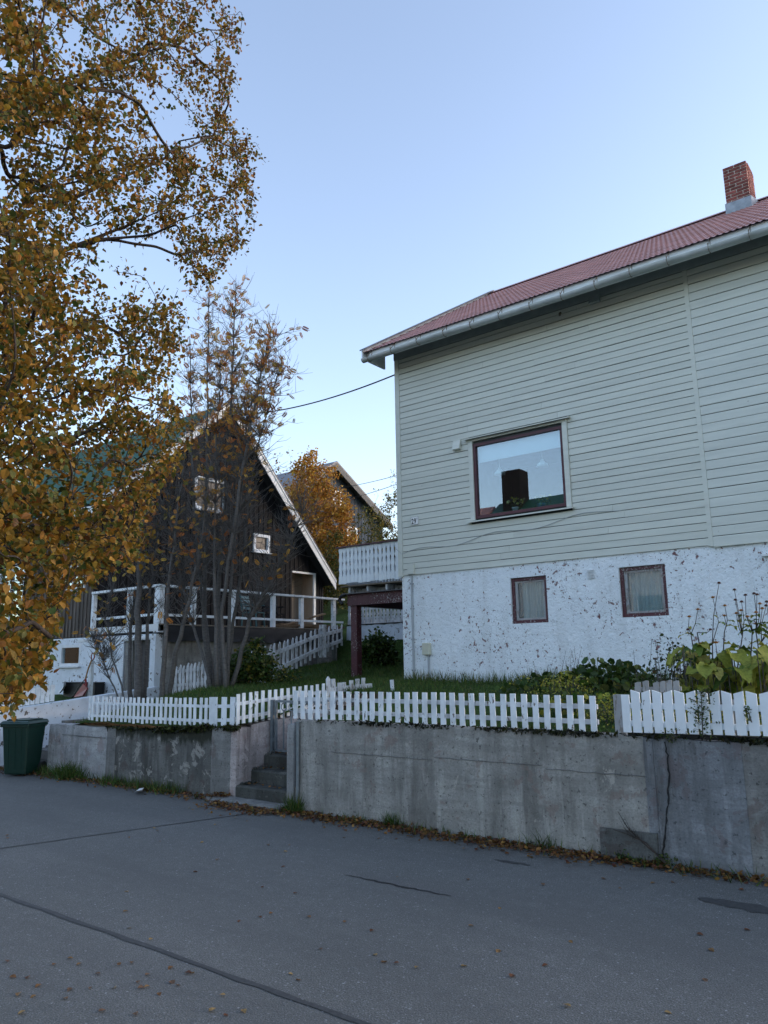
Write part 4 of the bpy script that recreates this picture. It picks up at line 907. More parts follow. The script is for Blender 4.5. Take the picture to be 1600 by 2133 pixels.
def gwindow(B, wmat, lab):
    y0, y1, z0, z1 = B; F = .09; m = MB()
    for a, b, c, d in ((y0, y1, z1-F, z1), (y0, y1, z0, z0+F), (y0, y0+F, z0+F, z1-F), (y1-F, y1, z0+F, z1-F)): m.box(XG-.06, XG+.05, a, b, c, d)
    wn = m.build('window', M[wmat], dh); wn['label'] = lab
    MB().box(XG-.03, XG-.024, y0+F-.01, y1-F+.01, z0+F-.01, z1-F+.01).build('pane', M['glass_dim'], wn); MB().box(XG-.3, XG-.28, y0, y1, z0, z1).build('dark_room', M['dark'], wn)
    MB().box(XG+.0, XG+.10, y0-.06, y1+.06, z0-.035, z0-.004).build('sill', M[wmat], wn); return wn
wn = gwindow(UPW, 'fascia', 'white framed gable window with closed blind'); MB().box(XG-.10, XG-.08, UPW[0]+.05, UPW[1]-.4, UPW[2]+.05, UPW[3]-.05).build('blind', M['blind'], wn)
gwindow(SMW, 'white', 'small white framed square window low in the gable')
# porch recess
y0, y1, z0, z1 = PORCH; m = MB()
m.box(XG-.62, XG-.60, y0, y1, z0, z1); m.box(XG-.60, XG-.02, y0, y0+.02, z0, z1); m.box(XG-.60, XG-.02, y1-.02, y1, z0, z1); m.box(XG-.60, XG-.02, y0+.02, y1-.02, z1-.02, z1)
pc = m.build('porch_recess', M['beige'], dh)
MB().box(XG-.0, XG+.05, y1-.10, y1+.0, z0, z1).build('jamb', M['fascia'], pc); MB().box(XG-.0, XG+.05, y0, y1-.101, z1-.06, z1).build('lintel', M['fascia'], pc)
# front wall boards (weathered grey)
x = XB; k = 0
WNA = (-23.1, -21.55, 3.10, 4.75); WNB = (-19.6, -18.42, 3.72, 4.95)
while x < XG-.02:
    x1 = min(x+.17, XG)
    for (name, a, b, pr) in (('board', x, x1-.005, 0), ('cover_batten', x1-.035, x1+.02, .024)):
        b = min(b, XG+.02); c_ = (a+b)/2; hh = [h for h in (WNA, WNB) if h[0] < c_ < h[1]]
        spans = [(ZDB, 5.95)] if not hh else [(ZDB, hh[0][2]-.01), (hh[0][3]+.01, 5.95)]
        for z0, z1 in spans: MB().box(a, b, YD-.02-pr-.0005*(k % 3), YD+.03, z0, z1).build(name, M['greywood'], dh)
    x = x1; k += 1
def fwindow(B, lab):
    x0, x1, z0, z1 = B; F = .09; m = MB()
    for a, b, c, d in ((x0, x1, z1-F, z1), (x0, x1, z0, z0+F), (x0, x0+F, z0+F, z1-F), (x1-F, x1, z0+F, z1-F)): m.box(a, b, YD-.06, YD+.06, c, d)
    m.box((x0+x1)/2-.035, (x0+x1)/2+.035, YD-.055, YD+.05, z0+F, z1-F); wn = m.build('window', M['fascia'], dh); wn['label'] = lab
    for a, b in ((x0+F-.01, (x0+x1)/2-.025), ((x0+x1)/2+.025, x1-F+.01)): MB().box(a, b, YD-.02, YD-.015, z0+F-.01, z1-F+.01).build('pane', M['glass'], wn)
    MB().box(x0, x1, YD+.2, YD+.22, z0, z1).build('dark_room', M['dark'], wn)
fwindow(WNA, 'tall white framed window reflecting the autumn hill'); fwindow(WNB, 'white framed window beside the corner of the grey front')
# masonry base, front
DOOR = (-16.55, -15.50, 1.0, 2.38); BWN = (-19.42, -18.44, 1.80, 2.34)
m = MB(); holed(m, XB, -15.30, .5, ZDB-.02, YD-.045, YD+.15, [DOOR, BWN]); m.build('base_wall', M['wall_white'], dh)
x0, x1, z0, z1 = BWN; m = MB()
for a, b, c, d in ((x0, x1, z1-.07, z1), (x0, x1, z0, z0+.07), (x0, x0+.07, z0+.07, z1-.07), (x1-.07, x1, z0+.07, z1-.07)): m.box(a, b, YD-.05, YD+.05, c, d)
wn = m.build('window', M['fascia'], dh); MB().box(x0+.06, x1-.06, YD-.005, YD, z0+.06, z1-.06).build('pane', M['glass_thin'], wn); MB().box(x0-.05, x1+.05, YD-.11, YD-.051, z0-.04, z0-.0).build('sill', M['fascia'], wn); MB().box(x0+.05, x1-.05, YD+.12, YD+.13, z0+.05, z1-.05).build('curtain', M['curtain'], wn)
x0, x1, z0, z1 = DOOR; dd = MB().box(x0+.35, x1, YD+.11, YD+.15, z0, z1).build('door', M['doorwood'], dh); MB().box(x0+.02, x0+.34, YD-.02, YD+.14, z0, z1).build('jamb', M['greyplaster'], dd); MB().box(x1-.18, x1-.14, YD+.06, YD+.11, 1.7, 1.72).build('handle', M['steel'], dd)
MB().box(-18.6, -15.35, YD-.06, YD-.046, 2.40, 2.46).build('lintel_board', M['fascia'], dh)
MB().box(-15.48, -15.30, YD+.16, 17.3, .9, 2.50).build('side_wall', M['greyplaster'], dh)
# roof planes with fine corrugation, barge boards
def plane(pA, pB, x0, x1, over):
    (ya, za), (yb, zb) = pA, pB; L_ = math.hypot(yb-ya, zb-za); n_ = (-(zb-za)/L_, (yb-ya)/L_)
    if n_[1] < 0: n_ = (-n_[0], -n_[1])
    dy, dz = (ya-yb)/L_*over, (za-zb)/L_*over; m = MB(); nc = int((x1-x0)/.10)*4
    for c in range(nc+1):
        x = x0+(x1-x0)*c/nc; h = .05+.014*math.sin(2*math.pi*c/4+.4)
        for (y, z) in ((ya+dy, za+dz), (yb, zb)): m.v.append((x, y+n_[0]*h, z+n_[1]*h))
        if c: k = 2*c; m.f.append((k-2, k, k+1, k-1))
    o = m.build('roof', M['greenroof'], dh, smooth=True)
    q = MB(); q.prism([(ya+dy, za+dz-.10), (ya+dy, za+dz+.02), (yb, zb+.02), (yb, zb-.10)], 'x', x0+.02, x1-.02); q.build('roof_deck', M['dark'], o); return o
XO = XG+.42
r1 = plane(DE0, DAP, XB-.3, XO, .42); r2 = plane(DE1, DAP, XB-.3, XO, .30)
for (pa, pb, over, r) in ((DE0, DAP, .42, r1), (DE1, DAP, .30, r2)):
    (ya, za), (yb, zb) = pa, pb; L_ = math.hypot(yb-ya, zb-za); a = (ya+(ya-yb)/L_*over, za+(za-zb)/L_*over)
    MB().prism([(a[0], a[1]-.26), (a[0], a[1]-.02), (yb, zb+.03), (yb, zb-.23)], 'x', XO-.0, XO+.03).build('barge_board', M['fascia'], r)
    MB().prism([(a[0], a[1]-.02), (a[0], a[1]+.06), (yb, zb+.11), (yb, zb+.03)], 'x', XO-.02, XO+.055).build('verge_trim', M['fascia'], r)
    MB().prism([(a[0], a[1]+.061), (a[0], a[1]+.10), (yb, zb+.15), (yb, zb+.111)], 'x', XO-.1, XO+.065).build('verge_cap', M['roofedge'], r)
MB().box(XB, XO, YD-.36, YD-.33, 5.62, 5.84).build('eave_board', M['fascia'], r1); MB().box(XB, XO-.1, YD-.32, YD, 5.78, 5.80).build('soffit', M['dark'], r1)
# ------------------------------------------------------------------ deck
XK, YK = -15.24, 17.45; ZK = 2.74
dk = empty('wooden_deck', (-16.5, 14, 2.6), 'raised timber deck with white railing along the black gable', 'deck')
for i, x in enumerate(np.arange(XG+.03, XK-.1, .145)): box('deck_board', M['deckwood'], dk, x, x+.138, YD+.02, YK, ZK-.03, ZK)
MB().box(XG+.02, XK, YD-.03, YD+.015, ZK-.17, ZK-.005).build('edge_board', M['fascia'], dk); MB().box(XK-.035, XK, YD+.02, YK, ZK-.17, ZK-.035).build('edge_board', M['white_old'], dk)
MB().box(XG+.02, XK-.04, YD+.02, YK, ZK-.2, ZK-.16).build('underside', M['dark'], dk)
postx = [float(onY(p, 1260, YD)[0]) for p in (194, 268)]
for x in postx: MB().box(x-.05, x+.05, YD-.02, YD+.08, ZK, 3.60).build('post', M['white'], dk)
MB().box(XK-.20, XK, YD-.02, YD+.12, ZK-.2, 3.62).build('post', M['white'], dk)
for p in (405, 487, 571, 630, 697):
    y = float(onX(p, 1270, XK)[1]); MB().box(XK-.09, XK, y-.06, y+.06, ZK-.1, 3.60).build('post', M['white'], dk)
MB().box(XG+.05, XK+.02, YD-.05, YD+.10, 3.601, 3.66).build('top_rail', M['white'], dk); MB().box(XG+.05, XK-.2, YD-.0, YD+.03, 2.93, 2.99).build('bottom_rail', M['white'], dk)
MB().box(XK-.10, XK+.04, YD+.101, YK+.1, 3.601, 3.655).build('top_rail', M['white'], dk); MB().box(XK-.05, XK-.02, YD+.12, YK+.1, 2.92, 2.98).build('bottom_rail', M['white'], dk)
# tarpaulin hung over the deck edge
m = MB(); nn = 70
for i in range(nn+1):
    y = YD+.14+(YK-YD-.2)*i/nn; wv = .03*math.sin(i*.7)+.02*math.sin(i*1.9)
    for j, z in enumerate((ZK-.035, ZK-.10, ZK-.22, ZK-.33, ZK-.40)): m.v.append((XK+.012+abs(.02*j)*(.4+.5*math.sin(i*.45+j*.8)**2)+.006, y, z+.02*math.sin(i*.35+j)*(j > 1)))
for i in range(nn):
    for j in range(4): k = 5*i+j; m.f.append((k, k+1, k+6, k+5))
tp = m.build('tarpaulin', M['tarp'], None, smooth=True); tag(tp, 'creased black tarpaulin hung along the edge of the deck', 'tarpaulin')
# lumber on the deck
for i in range(13):
    L_ = random.uniform(1.6, 2.6); lay = i//5; yc = 16.5+random.uniform(-.25, .25); xc_ = -16.1+(i % 5)*.16+random.uniform(-.03,.03); a = math.pi/2+random.uniform(-.16, .16)
    z = ZK+.002+lay*.052
    put('plank', unit(M['lumber']), None, (xc_, yc, z), (L_, .13, .045), (0, 0, a))
    o = COL.objects[-1]; tag(o, 'sawn plank in the loose lumber pile on the deck', 'plank', 'lumber on the deck')
o = put('plank', unit(M['lumber']), None, (-15.75, 16.0, ZK+.17), (2.7, .12, .045), (0, -.22, 1.62)); tag(o, 'long plank leaning slantwise across the lumber pile', 'plank')
# garden chairs
def chair(loc, rz, mat, lab):
    e = empty('garden_chair', loc, lab, 'chair'); R_ = Matrix.Rotation(rz, 4, 'Z'); T = Matrix.Translation(Vector(loc))@R_
    def p(m, name): m.v = [tuple(T@Vector(v_)) for v_ in m.v]; m.build(name, mat, e)
    p(MB().box(-.24, .24, -.22, .22, .41, .44), 'seat')
    for i in range(4): p(MB().hexa([(-.23,.20+.02*i,.52+.10*i),(.23,.20+.02*i,.52+.10*i),(.23,.225+.02*i,.52+.10*i),(-.23,.225+.02*i,.52+.10*i),(-.23,.215+.02*i,.59+.10*i),(.23,.215+.02*i,.59+.10*i),(.23,.24+.02*i,.59+.10*i),(-.23,.24+.02*i,.59+.10*i)]), 'back_slat')
    for sx in (-.22, .22):
        p(MB().bar((sx, .22, .44), (sx, .31, .92), .03, .03), 'back_post')
        for sy in (-.2, .2): p(MB().bar((sx, sy, .41), (sx*1.08, sy*1.15, 0), .03, .03, (0, 1, 0)), 'leg')
        p(MB().bar((sx*1.1, -.2, .63), (sx*1.1, .25, .65), .05, .03), 'armrest')
q = onX(528, 1270, XK-.75); chair((XK-.75, q[1], ZK), 1.9, M['teal'], 'dark teal slatted garden chair on the deck'); q = onX(548, 1270, XK-.85); chair((XK-1.0, q[1]+.55, ZK), 1.2, M['blackp'], 'black slatted garden chair on the deck')

# ================================================================== PATH WALL, LEFT
XP = -14.6
pa, pb = onX(-40, 1488, XP), onX(192, 1452, XP)
pw = empty('path_wall', (XP, 8.5, 0), 'white painted masonry wall rising beside the side path behind the bin', 'wall')
m = MB(); ys = np.linspace(pa[1]-.3, 10.6, 22); ztop = lambda y: pa[2]+(pb[2]-pa[2])*(y-pa[1])/(pb[1]-pa[1])
for i, y in enumerate(ys):
    for k in range(6): m.v.append((XP+random.uniform(-.006,.006), y, -.05+(ztop(y)+.05)*k/5))
    m.v += [(XP-.25, y, ztop(y)), (XP-.25, y, -.05)]
    if i:
        for k in range(7): a = 8*(i-1)+k; m.f.append((a, a+8, a+9, a+1))
m.f += [tuple(range(8)), tuple(range(8*21, 8*22))[::-1]]
m.build('masonry', M['wall_white'], pw)
pk = []
for x in np.arange(-30, 113, 10.3): pk.append((x, x+8.6, np.interp(x, [-30, 115], [1452, 1424]), np.interp(x, [-30, 115], [1483, 1459])))
fence_px('board_fence', 'white close-set board fence on top of the rising path wall', XP-.1, pk, M['white'], [(.5, .04)], th_axis='x', pname='board')
ps = empty('side_steps', (-13.85, 8.5, 0), 'concrete side-path steps behind the green bin', 'steps')
for i in range(7): MB().box(XP+.01, -13.12, 7.35+i*.42, 7.35+(i+1)*.42-.004 if i < 6 else 10.45, -.05, .12+.155*i).build('step', M['conc_mid'] if i % 2 else M['darkstep'], ps)
m = MB().box(-13.115, -13.0, YL+.255, 10.4, -.05, .86); m.build('side_wall', M['conc_mid'], ps)
# white gate post, shovels, black box, sled, hanging boot
gp2 = onX(188, 1440, -14.2); zgr = .12+.155*6
e = empty('path_post', (gp2[0], 10.3, zgr), 'slim white post beside the red snow shovel', 'post'); c = onY(188, 1440, 10.3); t = onY(188, 1377, 10.3)
zg0 = float(gz(c[0], 10.3))
MB().box(c[0]-.045, c[0]+.045, 10.26, 10.34, min(zg0, c[2])-.1, t[2]).build('shaft', M['white'], e, bevel=.006)
def tube_px(pts, Y, r, sides=6): return MB().tube([onY(x, y, Y) for x, y in pts], r, sides)
sh = empty('snow_shovel', onY(170, 1448, 10.2), 'red-bladed snow shovel with wooden shaft leaning on the white post', 'shovel')
tube_px([(177, 1418), (184, 1392), (191, 1375)], 10.2, .020).build('shaft', M['shaft'], sh)
h = [onY(x, y, 10.2) for x, y in ((191, 1375), (190, 1366), (192, 1361), (197, 1362), (197, 1369), (193, 1376))]; MB().tube(h, .014, 6).build('handle', M['red'], sh)
a, b, c, d, t_ = [onY(x, y, 10.2) for x, y in ((158, 1452), (176, 1449), (184, 1434), (176, 1424), (178, 1415))]
bl = MB(); bl.hexa([a, b, c, d, a+np.array([.02,-.07,.0]), b+np.array([.02,-.07,0]), c+np.array([0,-.03,0]), d+np.array([0,-.03,0])]); bl.build('blade', M['red'], sh); MB().tube([(c+d)/2, t_], .028, 6).build('socket', M['red'], sh)
s2 = empty('broom', onY(152, 1450, 10.35), 'thin dark handled scraper leaning beside the red shovel', 'tool'); tube_px([(153, 1449), (168, 1425), (182, 1410)], 10.32, .013).build('shaft', M['doorwood'], s2); tube_px([(150, 1452), (157, 1446)], 10.32, .03).build('head', M['blackp'], s2)
bx = empty('black_crate', onY(160, 1446, 10.75), 'long black box against the white base wall', 'box'); a, b = onY(134, 1448, 10.7), onY(200, 1448, 10.7); t = onY(160, 1421, 10.7)
zb0 = float(gz((a[0]+b[0])/2, 10.75))-.02; MB().box(a[0], b[0], 10.66, 10.92, zb0, t[2]-.03).build('body', M['blackp'], bx, bevel=.01); MB().box(a[0]-.02, b[0]+.02, 10.64, 10.925, t[2]-.029, t[2]).build('lid', M['blackp'], bx, bevel=.006)
sl_ = empty('sled', onY(126, 1446, 10.5), 'pale plastic sled tipped on its end beside the black box', 'sled')
m = MB(); pr = [(133, 1421), (132, 1430), (128, 1438), (121, 1446)]
for i, (x, y) in enumerate(pr):
    p = onY(x, y, 10.5); m.v += [tuple(p), tuple(p+np.array([-.10, .05, .02])), tuple(p+np.array([-.16, .16, .02])), tuple(p+np.array([-.03, .03, .02]))]
    if i:
        k = 4*i
        for j in range(4): m.f.append((k-4+j, k+j, k+(j+1) % 4, k-4+(j+1) % 4))
m.f += [(3,2,1,0), (12,13,14,15)]
m.build('shell', M['fascia'], sl_)
hb = empty('hanging_boot', onY(224, 1352, 10.85), 'black boot-shaped bundle hanging on a wire by the white wall', 'boot')
MB().hexa([onY(x, y, Y_) for Y_ in (10.80,) for x, y in ((217, 1368), (226, 1371), (229, 1362), (221, 1357))]+[onY(x, y, 10.90) for x, y in ((221, 1352), (228, 1353), (229, 1349), (223, 1350))]).build('body', M['blackp'], hb, bevel=.008)
MB().tube([onY(225, 1350, 10.85), onY(225, 1320, 10.85)], .005, 4).build('wire', M['cable'], hb)

# ================================================================== GREEN WHEELIE BIN
bn = empty('wheelie_bin', (-13.25, 6.93, 0), 'dark green two-wheeled rubbish bin at the end of the stained wall', 'bin')
Tb = Matrix.Translation((-13.28, 6.93, 0))@Matrix.Rotation(math.radians(28), 4, 'Z')
def bp(m, name, mat, parent=None, bevel=0, smooth=False):
    m.v = [tuple(Tb@Vector(v_)) for v_ in m.v]; return m.build(name, M[mat], parent or bn, bevel=bevel, smooth=smooth)
m = MB(); m.hexa([(-.20,-.20,.03),(.20,-.20,.03),(.20,.20,.03),(-.20,.20,.03),(-.245,-.27,.84),(.245,-.27,.84),(.245,.25,.84),(-.245,.25,.84)])
body = bp(m, 'body', 'binm', bevel=.022)
bp(MB().box(-.268, .268, -.292, .272, .805, .845), 'rim', 'binm', body, .01)
for s_ in (-.12, 0, .12):
    bp(MB().hexa([(s_-.012,-.212,.12),(s_+.012,-.212,.12),(s_+.012,-.19,.12),(s_-.012,-.19,.12),(s_-.012,-.275,.78),(s_+.012,-.275,.78),(s_+.012,-.25,.78),(s_-.012,-.25,.78)]), 'rib', 'binm', body)
lid = MB(); lid.hexa([(-.285,-.315,.848),(.285,-.315,.848),(.285,.285,.848),(-.285,.285,.848),(-.25,-.27,.905),(.25,-.27,.905),(.25,.27,.905),(-.25,.27,.905)]); lid = bp(lid, 'lid', 'binm', bevel=.012)
bp(MB().box(-.2, .2, -.22, .22, .906, .922), 'lid_panel', 'binm', lid, .006)
bp(MB().tube([(-.18,.28,.87),(-.18,.34,.87),(.18,.34,.87),(.18,.28,.87)], .014, 6), 'handle', 'binm')
bp(MB().tube([(-.10,-.30,.90),(-.10,-.30,.935),(.06,-.30,.935),(.06,-.30,.90)], .007, 5), 'lid_grip', 'binm', lid)
for s_ in (-1, 1): bp(MB().tube([(s_*.21,.22,.10),(s_*.26,.22,.10)], .10, 16), 'wheel', 'rubber')

# ================================================================== HOUSES FURTHER OFF
XS = -25.0
ap = onX(690, 968, XS); er = onX(806, 1098, XS); sl2 = (ap[2]-er[2])/(er[1]-ap[1]); ely = 2*ap[1]-er[1]; zb = float(gz(XS, ap[1]))-3; eo = .35
gh = empty('slate_grey_house', (XS-4, ap[1], zb+3), 'slate grey board house with plain gable beyond the autumn trees', 'house')
MB().prism([(ely+eo, zb), (er[1]-eo, zb), (er[1]-eo, er[2]+eo*sl2-.15), (ap[1], ap[2]-.2), (ely+eo, er[2]+eo*sl2-.15)], 'x', XS-9, XS-.05).build('wall', M['greyhouse'], gh)
y = ely+eo; rt = lambda q: (ap[2]-.17 - abs(q-ap[1])*sl2)
while y < er[1]-eo-.02:
    y1 = min(y+.27, er[1]-eo)
    MB().hexa([(XS-.049, y, zb), (XS, y, zb), (XS, y1-.03, zb), (XS-.049, y1-.03, zb), (XS-.049, y, rt(y)), (XS, y, rt(y)), (XS, y1-.03, rt(y1-.03)), (XS-.049, y1-.03, rt(y1-.03))]).build('board', M['greyhouse'], gh)
    y = y1
for s_ in (0, 1):
    f_ = (lambda q: q) if s_ else (lambda q: 2*ap[1]-q)
    r = MB().prism([(f_(ap[1]), ap[2]-.02), (f_(er[1]), er[2]-.02), (f_(er[1]), er[2]+.12), (f_(ap[1]), ap[2]+.12)], 'x', XS-9.4, XS+.40).build('roof', M['roofedge'], gh)
    MB().prism([(f_(ap[1]), ap[2]-.34), (f_(er[1]), er[2]-.34), (f_(er[1]), er[2]+.0), (f_(ap[1]), ap[2]+.0)], 'x', XS+.405, XS+.44).build('barge_board', M['dkbarge'], r)
for (pa_, pb_) in (((693, 1020), (711, 1054)), ((722, 1096), (744, 1140))):
    a, b = onX(*pa_, XS+.02), onX(*pb_, XS+.02); wn = MB().box(XS+.004, XS+.05, a[1], b[1], b[2], a[2]).build('window', M['fascia'], gh); MB().box(XS+.051, XS+.058, a[1]+.1, b[1]-.1, b[2]+.1, a[2]-.1).build('pane', M['glass_dim'], wn)
# the neighbours across the street, seen as reflections in the picture window
def opp(name, lab, x0, x1, yr, zr_, roofm, wallm, chimney=None):
    e = empty(name, ((x0+x1)/2, yr, 0), lab, 'house'); D2 = 4.2; ze = zr_-3.0
    MB().box(x0+.3, x1-.3, yr-D2+.4, yr+D2-.4, -.03, ze+.3).build('wall', M[wallm], e)
    MB().prism([(yr-D2+.4, ze+.31), (yr+D2-.4, ze+.31), (yr, zr_-.15)], 'x', x0+.3, x1-.3).build('gable', M[wallm], e)
    for s_ in (1, -1): MB().prism([(yr, zr_-.10), (yr+s_*D2, ze-.10), (yr+s_*D2, ze+.02), (yr, zr_+.02)], 'x', x0, x1).build('roof', M[roofm], e)
    for k in range(3):
        xw = x0+1.2+k*(x1-x0-3.6)/2; wn = MB().box(xw, xw+1.2, yr+D2-.42, yr+D2-.35, 3.2, 4.5).build('window', M['fascia'], e); MB().box(xw+.08, xw+1.12, yr+D2-.355, yr+D2-.34, 3.28, 4.42).build('pane', M['glass'], wn)
    MB().box(x1-2.4, x1-1.4, yr+D2-.42, yr+D2-.34, .1, 2.2).build('door', M['doorwood'], e)
    if chimney:
        c0, c1, zt = chimney; MB().box(c0, c1, yr-.1, yr+.9, zr_-1.2, zt).build('chimney', M['mortar_dark'], e)
opp('green_roofed_house', 'house across the street with green roof and dark chimney', -20.9, -9.8, -12.4, 10.35, 'greenroof', 'fascia', (-20.2, -19.1, 11.95))
opp('red_roofed_house', 'house across the street with dull red roof', -33.0, -21.2, -12.4, 10.25, 'roof', 'greyhouse')

# ================================================================== OVERHEAD CABLES
def cable(lab, a, b, sag_, r, grp=None):
    pts = [np.array(a)+(np.array(b)-np.array(a))*t-np.array([0, 0, sag_*4*t*(1-t)]) for t in np.linspace(0, 1, 25)]
    tag(MB().tube(pts, r, 5).build('overhead_cable', M['cable']), lab, 'cable', grp)
cable('thick overhead cable from the greige house corner to the black gable', onY(822, 781, YH+.2), (XO+.04, DAP[0], 9.35), .22, .017)
for lab_, q0, q1 in (('thin upper wire running to the slate grey house', (830, 985), (700, 1018)), ('thin lower wire running to the slate grey house', (830, 1003), (700, 1046))):
    a = onY(*q0, 24.0); b = onX(*q1, XS+.1); cable(lab_, a+(a-b)*.5, b, .1, .012)
tag(MB().hexa([onZ(x, y, .03) for x, y in ((281, 1650), (296, 1648), (299, 1642), (290, 1643))]+[onZ(x, y, .06) for x, y in ((283, 1648), (294, 1646), (300, 1641), (291, 1642))]).build('paper_scrap', M['paper']), 'crumpled white paper scrap on the grass verge', 'litter')

# ================================================================== TREES
def poly_in(x, bx, y): return x < np.interp(y, [p[0] for p in bx], [p[1] for p in bx])
class Skel:
    """branch skeleton: nodes with parents, radii from the number of twigs they carry"""
    def __init__(s, path, cap=30000):
        n = len(path); s.P = np.zeros((cap, 3)); s.D = np.zeros((cap, 3)); s.n = n; s.P[:n] = path; s.par = [-1]+list(range(n-1)); s.tip = []
        s.D[1:n] = s.P[1:n]-s.P[:n-1]; s.D[0] = s.D[1]; s.D[:n] /= np.linalg.norm(s.D[:n], axis=1)[:, None]+1e-9
    @property
    def p(s): return s.P[:s.n]
    def grow(s, i, t, steps, curl, rise):
        a = s.P[i].copy(); t = np.array(t, float); L_ = np.linalg.norm(t-a); off = RNG.normal(0, 1, 3)*curl*L_; last = i; out = []; c1 = a+s.D[i]*L_*.33; c2 = a+(t-a)*.68
        for k in range(1, steps+1):
            u = k/steps; q = (1-u)**3*a+3*(1-u)**2*u*c1+3*(1-u)*u*u*c2+u**3*t+off*math.sin(math.pi*u)**2*.5+np.array([0, 0, rise*L_*math.sin(math.pi*u)**2*.4])
            d = q-s.P[last]; s.P[s.n] = q; s.D[s.n] = d/(np.linalg.norm(d)+1e-9); s.par.append(last); last = s.n; s.n += 1; out.append(last)
        s.tip.append(last); return out
    def reach(s, t, steps=4, curl=.12, rise=.15, amin=0, bias=.25):
        P = s.P[:s.n]; t = np.array(t, float); v = t-P; d = np.linalg.norm(v, axis=1); ca = (v*s.D[:s.n]).sum(1)/(d+1e-6)
        cost = d*(1+.9*np.maximum(0, .75-ca)) + bias*np.maximum(0, P[:, 2]-t[2])*2
        if amin: cost[:amin] = 1e9
        return s.grow(int(np.argmin(cost)), t, steps, curl, rise)
    def mesh(s, r_tip, power, rmax, name, mat, parent, split=None):
        n = s.n; w_ = np.zeros(n); ch = np.zeros(n, int)
        for i in range(1, n): ch[s.par[i]] += 1
        w_[ch == 0] = 1
        for i in range(n-1, 0, -1): w_[s.par[i]] += w_[i]
        r = np.minimum(rmax, r_tip*w_**power); m = MB(); m2 = MB()
        for i in range(1, n):
            j = s.par[i]; rr = r[j]; ri = r[i]
            if rr > ri*2.2: rr = ri*1.25
            if np.linalg.norm(s.p[i]-s.p[j]) < 1e-5: continue
            (m if (split and r[i] > split) else m2).tube([s.p[j], s.p[i]], [rr, ri], 8 if ri > .03 else 5 if ri > .008 else 3, cap=False)
        o1 = m.build(name, mat, parent, smooth=True) if m.v else None
        o2 = m2.build('branches', mat, parent, smooth=True)
        return r
# ------------------------------------------------------------------ birch at the near kerb, crown reaching over the road
BC = [(-400, 560), (0, 478), (60, 505), (140, 495), (230, 482), (290, 520), (340, 548), (420, 528), (500, 520), (560, 478), (600, 420), (650, 385), (720, 378), (800, 350), (880, 395), (960, 390), (1000, 345), (1060, 305), (1110, 300), (1170, 300), (1215, 190), (1260, 130), (1320, 120), (1400, 95), (1470, 50), (1520, -20), (1600, -200)]
birch = empty('birch_tree', (-6.4, -.35, 0), 'birch with yellow and green autumn leaves overhanging the road', 'tree')
trunk = [np.array([-6.4+.03*i+.05*math.sin(i), -.35+.10*i, .0+.6*i]) for i in range(17)]; trunk[0][2] = -.1
sk = Skel(trunk)
def depth_at(x, y): return 3.0+3.0*np.clip(x, -100, 560)/520+1.6*(1-np.clip(y, -300, 1450)/1450)
tips = []
tries = 0
while len(tips) < 3700:
    x = RNG.uniform(-420, 555); y = RNG.uniform(-520, 1480)
    if not poly_in(x+14, BC, y): continue
    if y < 0 and RNG.random() > .45: continue
    if x < 0 and RNG.random() > .45: continue
    # thin places where the sky shows
    if 520 < y < 640 and 150 < x < 400 and RNG.random() < .62: continue
    d = depth_at(x, y)+RNG.uniform(-.9, .9); p = at(x, y, d)
    if p[2] < 1.35: continue
    if math.sin(p[0]*4.1+1)*math.sin(p[1]*3.7)+math.sin(p[2]*4.4+p[0]*2.2)*.8+math.sin(p[1]*6.3-p[2]*2.7)*.5 < (-.8 if y < 760 else -1.6): continue      # clumps with gaps between
    tips.append((np.linalg.norm(p[:2]-np.array([-6.4, .2])), tuple(p)))
main = [at(x, y, d) for x, y, d in ((60, 560, 5.2), (190, 400, 5.8), (330, 440, 6.3), (420, 300, 6.8), (300, 120, 6.9), (150, 220, 6), (60, 100, 6.3), (430, 60, 7.3), (240, 640, 5.6), (330, 830, 5.2), (30, 800, 4.4), (180, 900, 4.6), (280, 1060, 4.6), (130, 1130, 3.9), (60, 1300, 3.5), (200, 760, 5), (-150, 1000, 4), (-200, 500, 5), (-150, 100, 6), (200, -200, 7), (420, -200, 7.6))]
for t in main:          # main limbs leave the trunk below their tips and sweep outward
    zt_ = max(1.4, t[2]-.75*np.linalg.norm(t[:2]-trunk[0][:2])); i = int(np.argmin([abs(q[2]-zt_) for q in trunk[:15]])); sk.grow(i, t, 11, .05, -.12)
tips.sort(key=lambda q: q[0]); order = [q[1] for q in tips]
for t in order[::5]: sk.reach(t, 5, .10, .08, 17)
rest = [t for i, t in enumerate(order) if i % 5]; RNG.shuffle(rest)
twigs = []
wis = []                # thin tips that stand out from the crown's edge
for y in np.arange(10, 1420, 7.0):
    bx_ = float(np.interp(y, [p[0] for p in BC], [p[1] for p in BC]))
    if bx_ > 30 and RNG.random() < .8: x = bx_+RNG.uniform(-22, 10); wis.append(at(x, y, depth_at(x, y)+RNG.uniform(-.7, .7)))
for t in rest+[tuple(q) for q in wis]: twigs.append(sk.reach(t, 4, .13, .04, 17))
sk.mesh(.0021, .47, .13, 'trunk', M['bark'], birch, split=.022)
LP_, LD_, LS_ = [], [], []
P_ = np.array(sk.p)
for tw in twigs:
    a = P_[sk.par[tw[0]]]
    nl = int(RNG.integers(15, 28)); seg = [a]+[P_[i] for i in tw]
    for k in range(nl):
        u = RNG.random()**.75*(len(seg)-1); i = min(int(u), len(seg)-2); q = seg[i]+(seg[i+1]-seg[i])*(u-i)
        d = RNG.normal(0, 1, 3); d[2] -= .8; d /= np.linalg.norm(d)
        LP_.append(q+RNG.normal(0, .035, 3)); LD_.append(d); LS_.append(RNG.uniform(.020, .046))
LP_ = np.array(LP_); LD_ = np.array(LD_); LS_ = np.array(LS_)
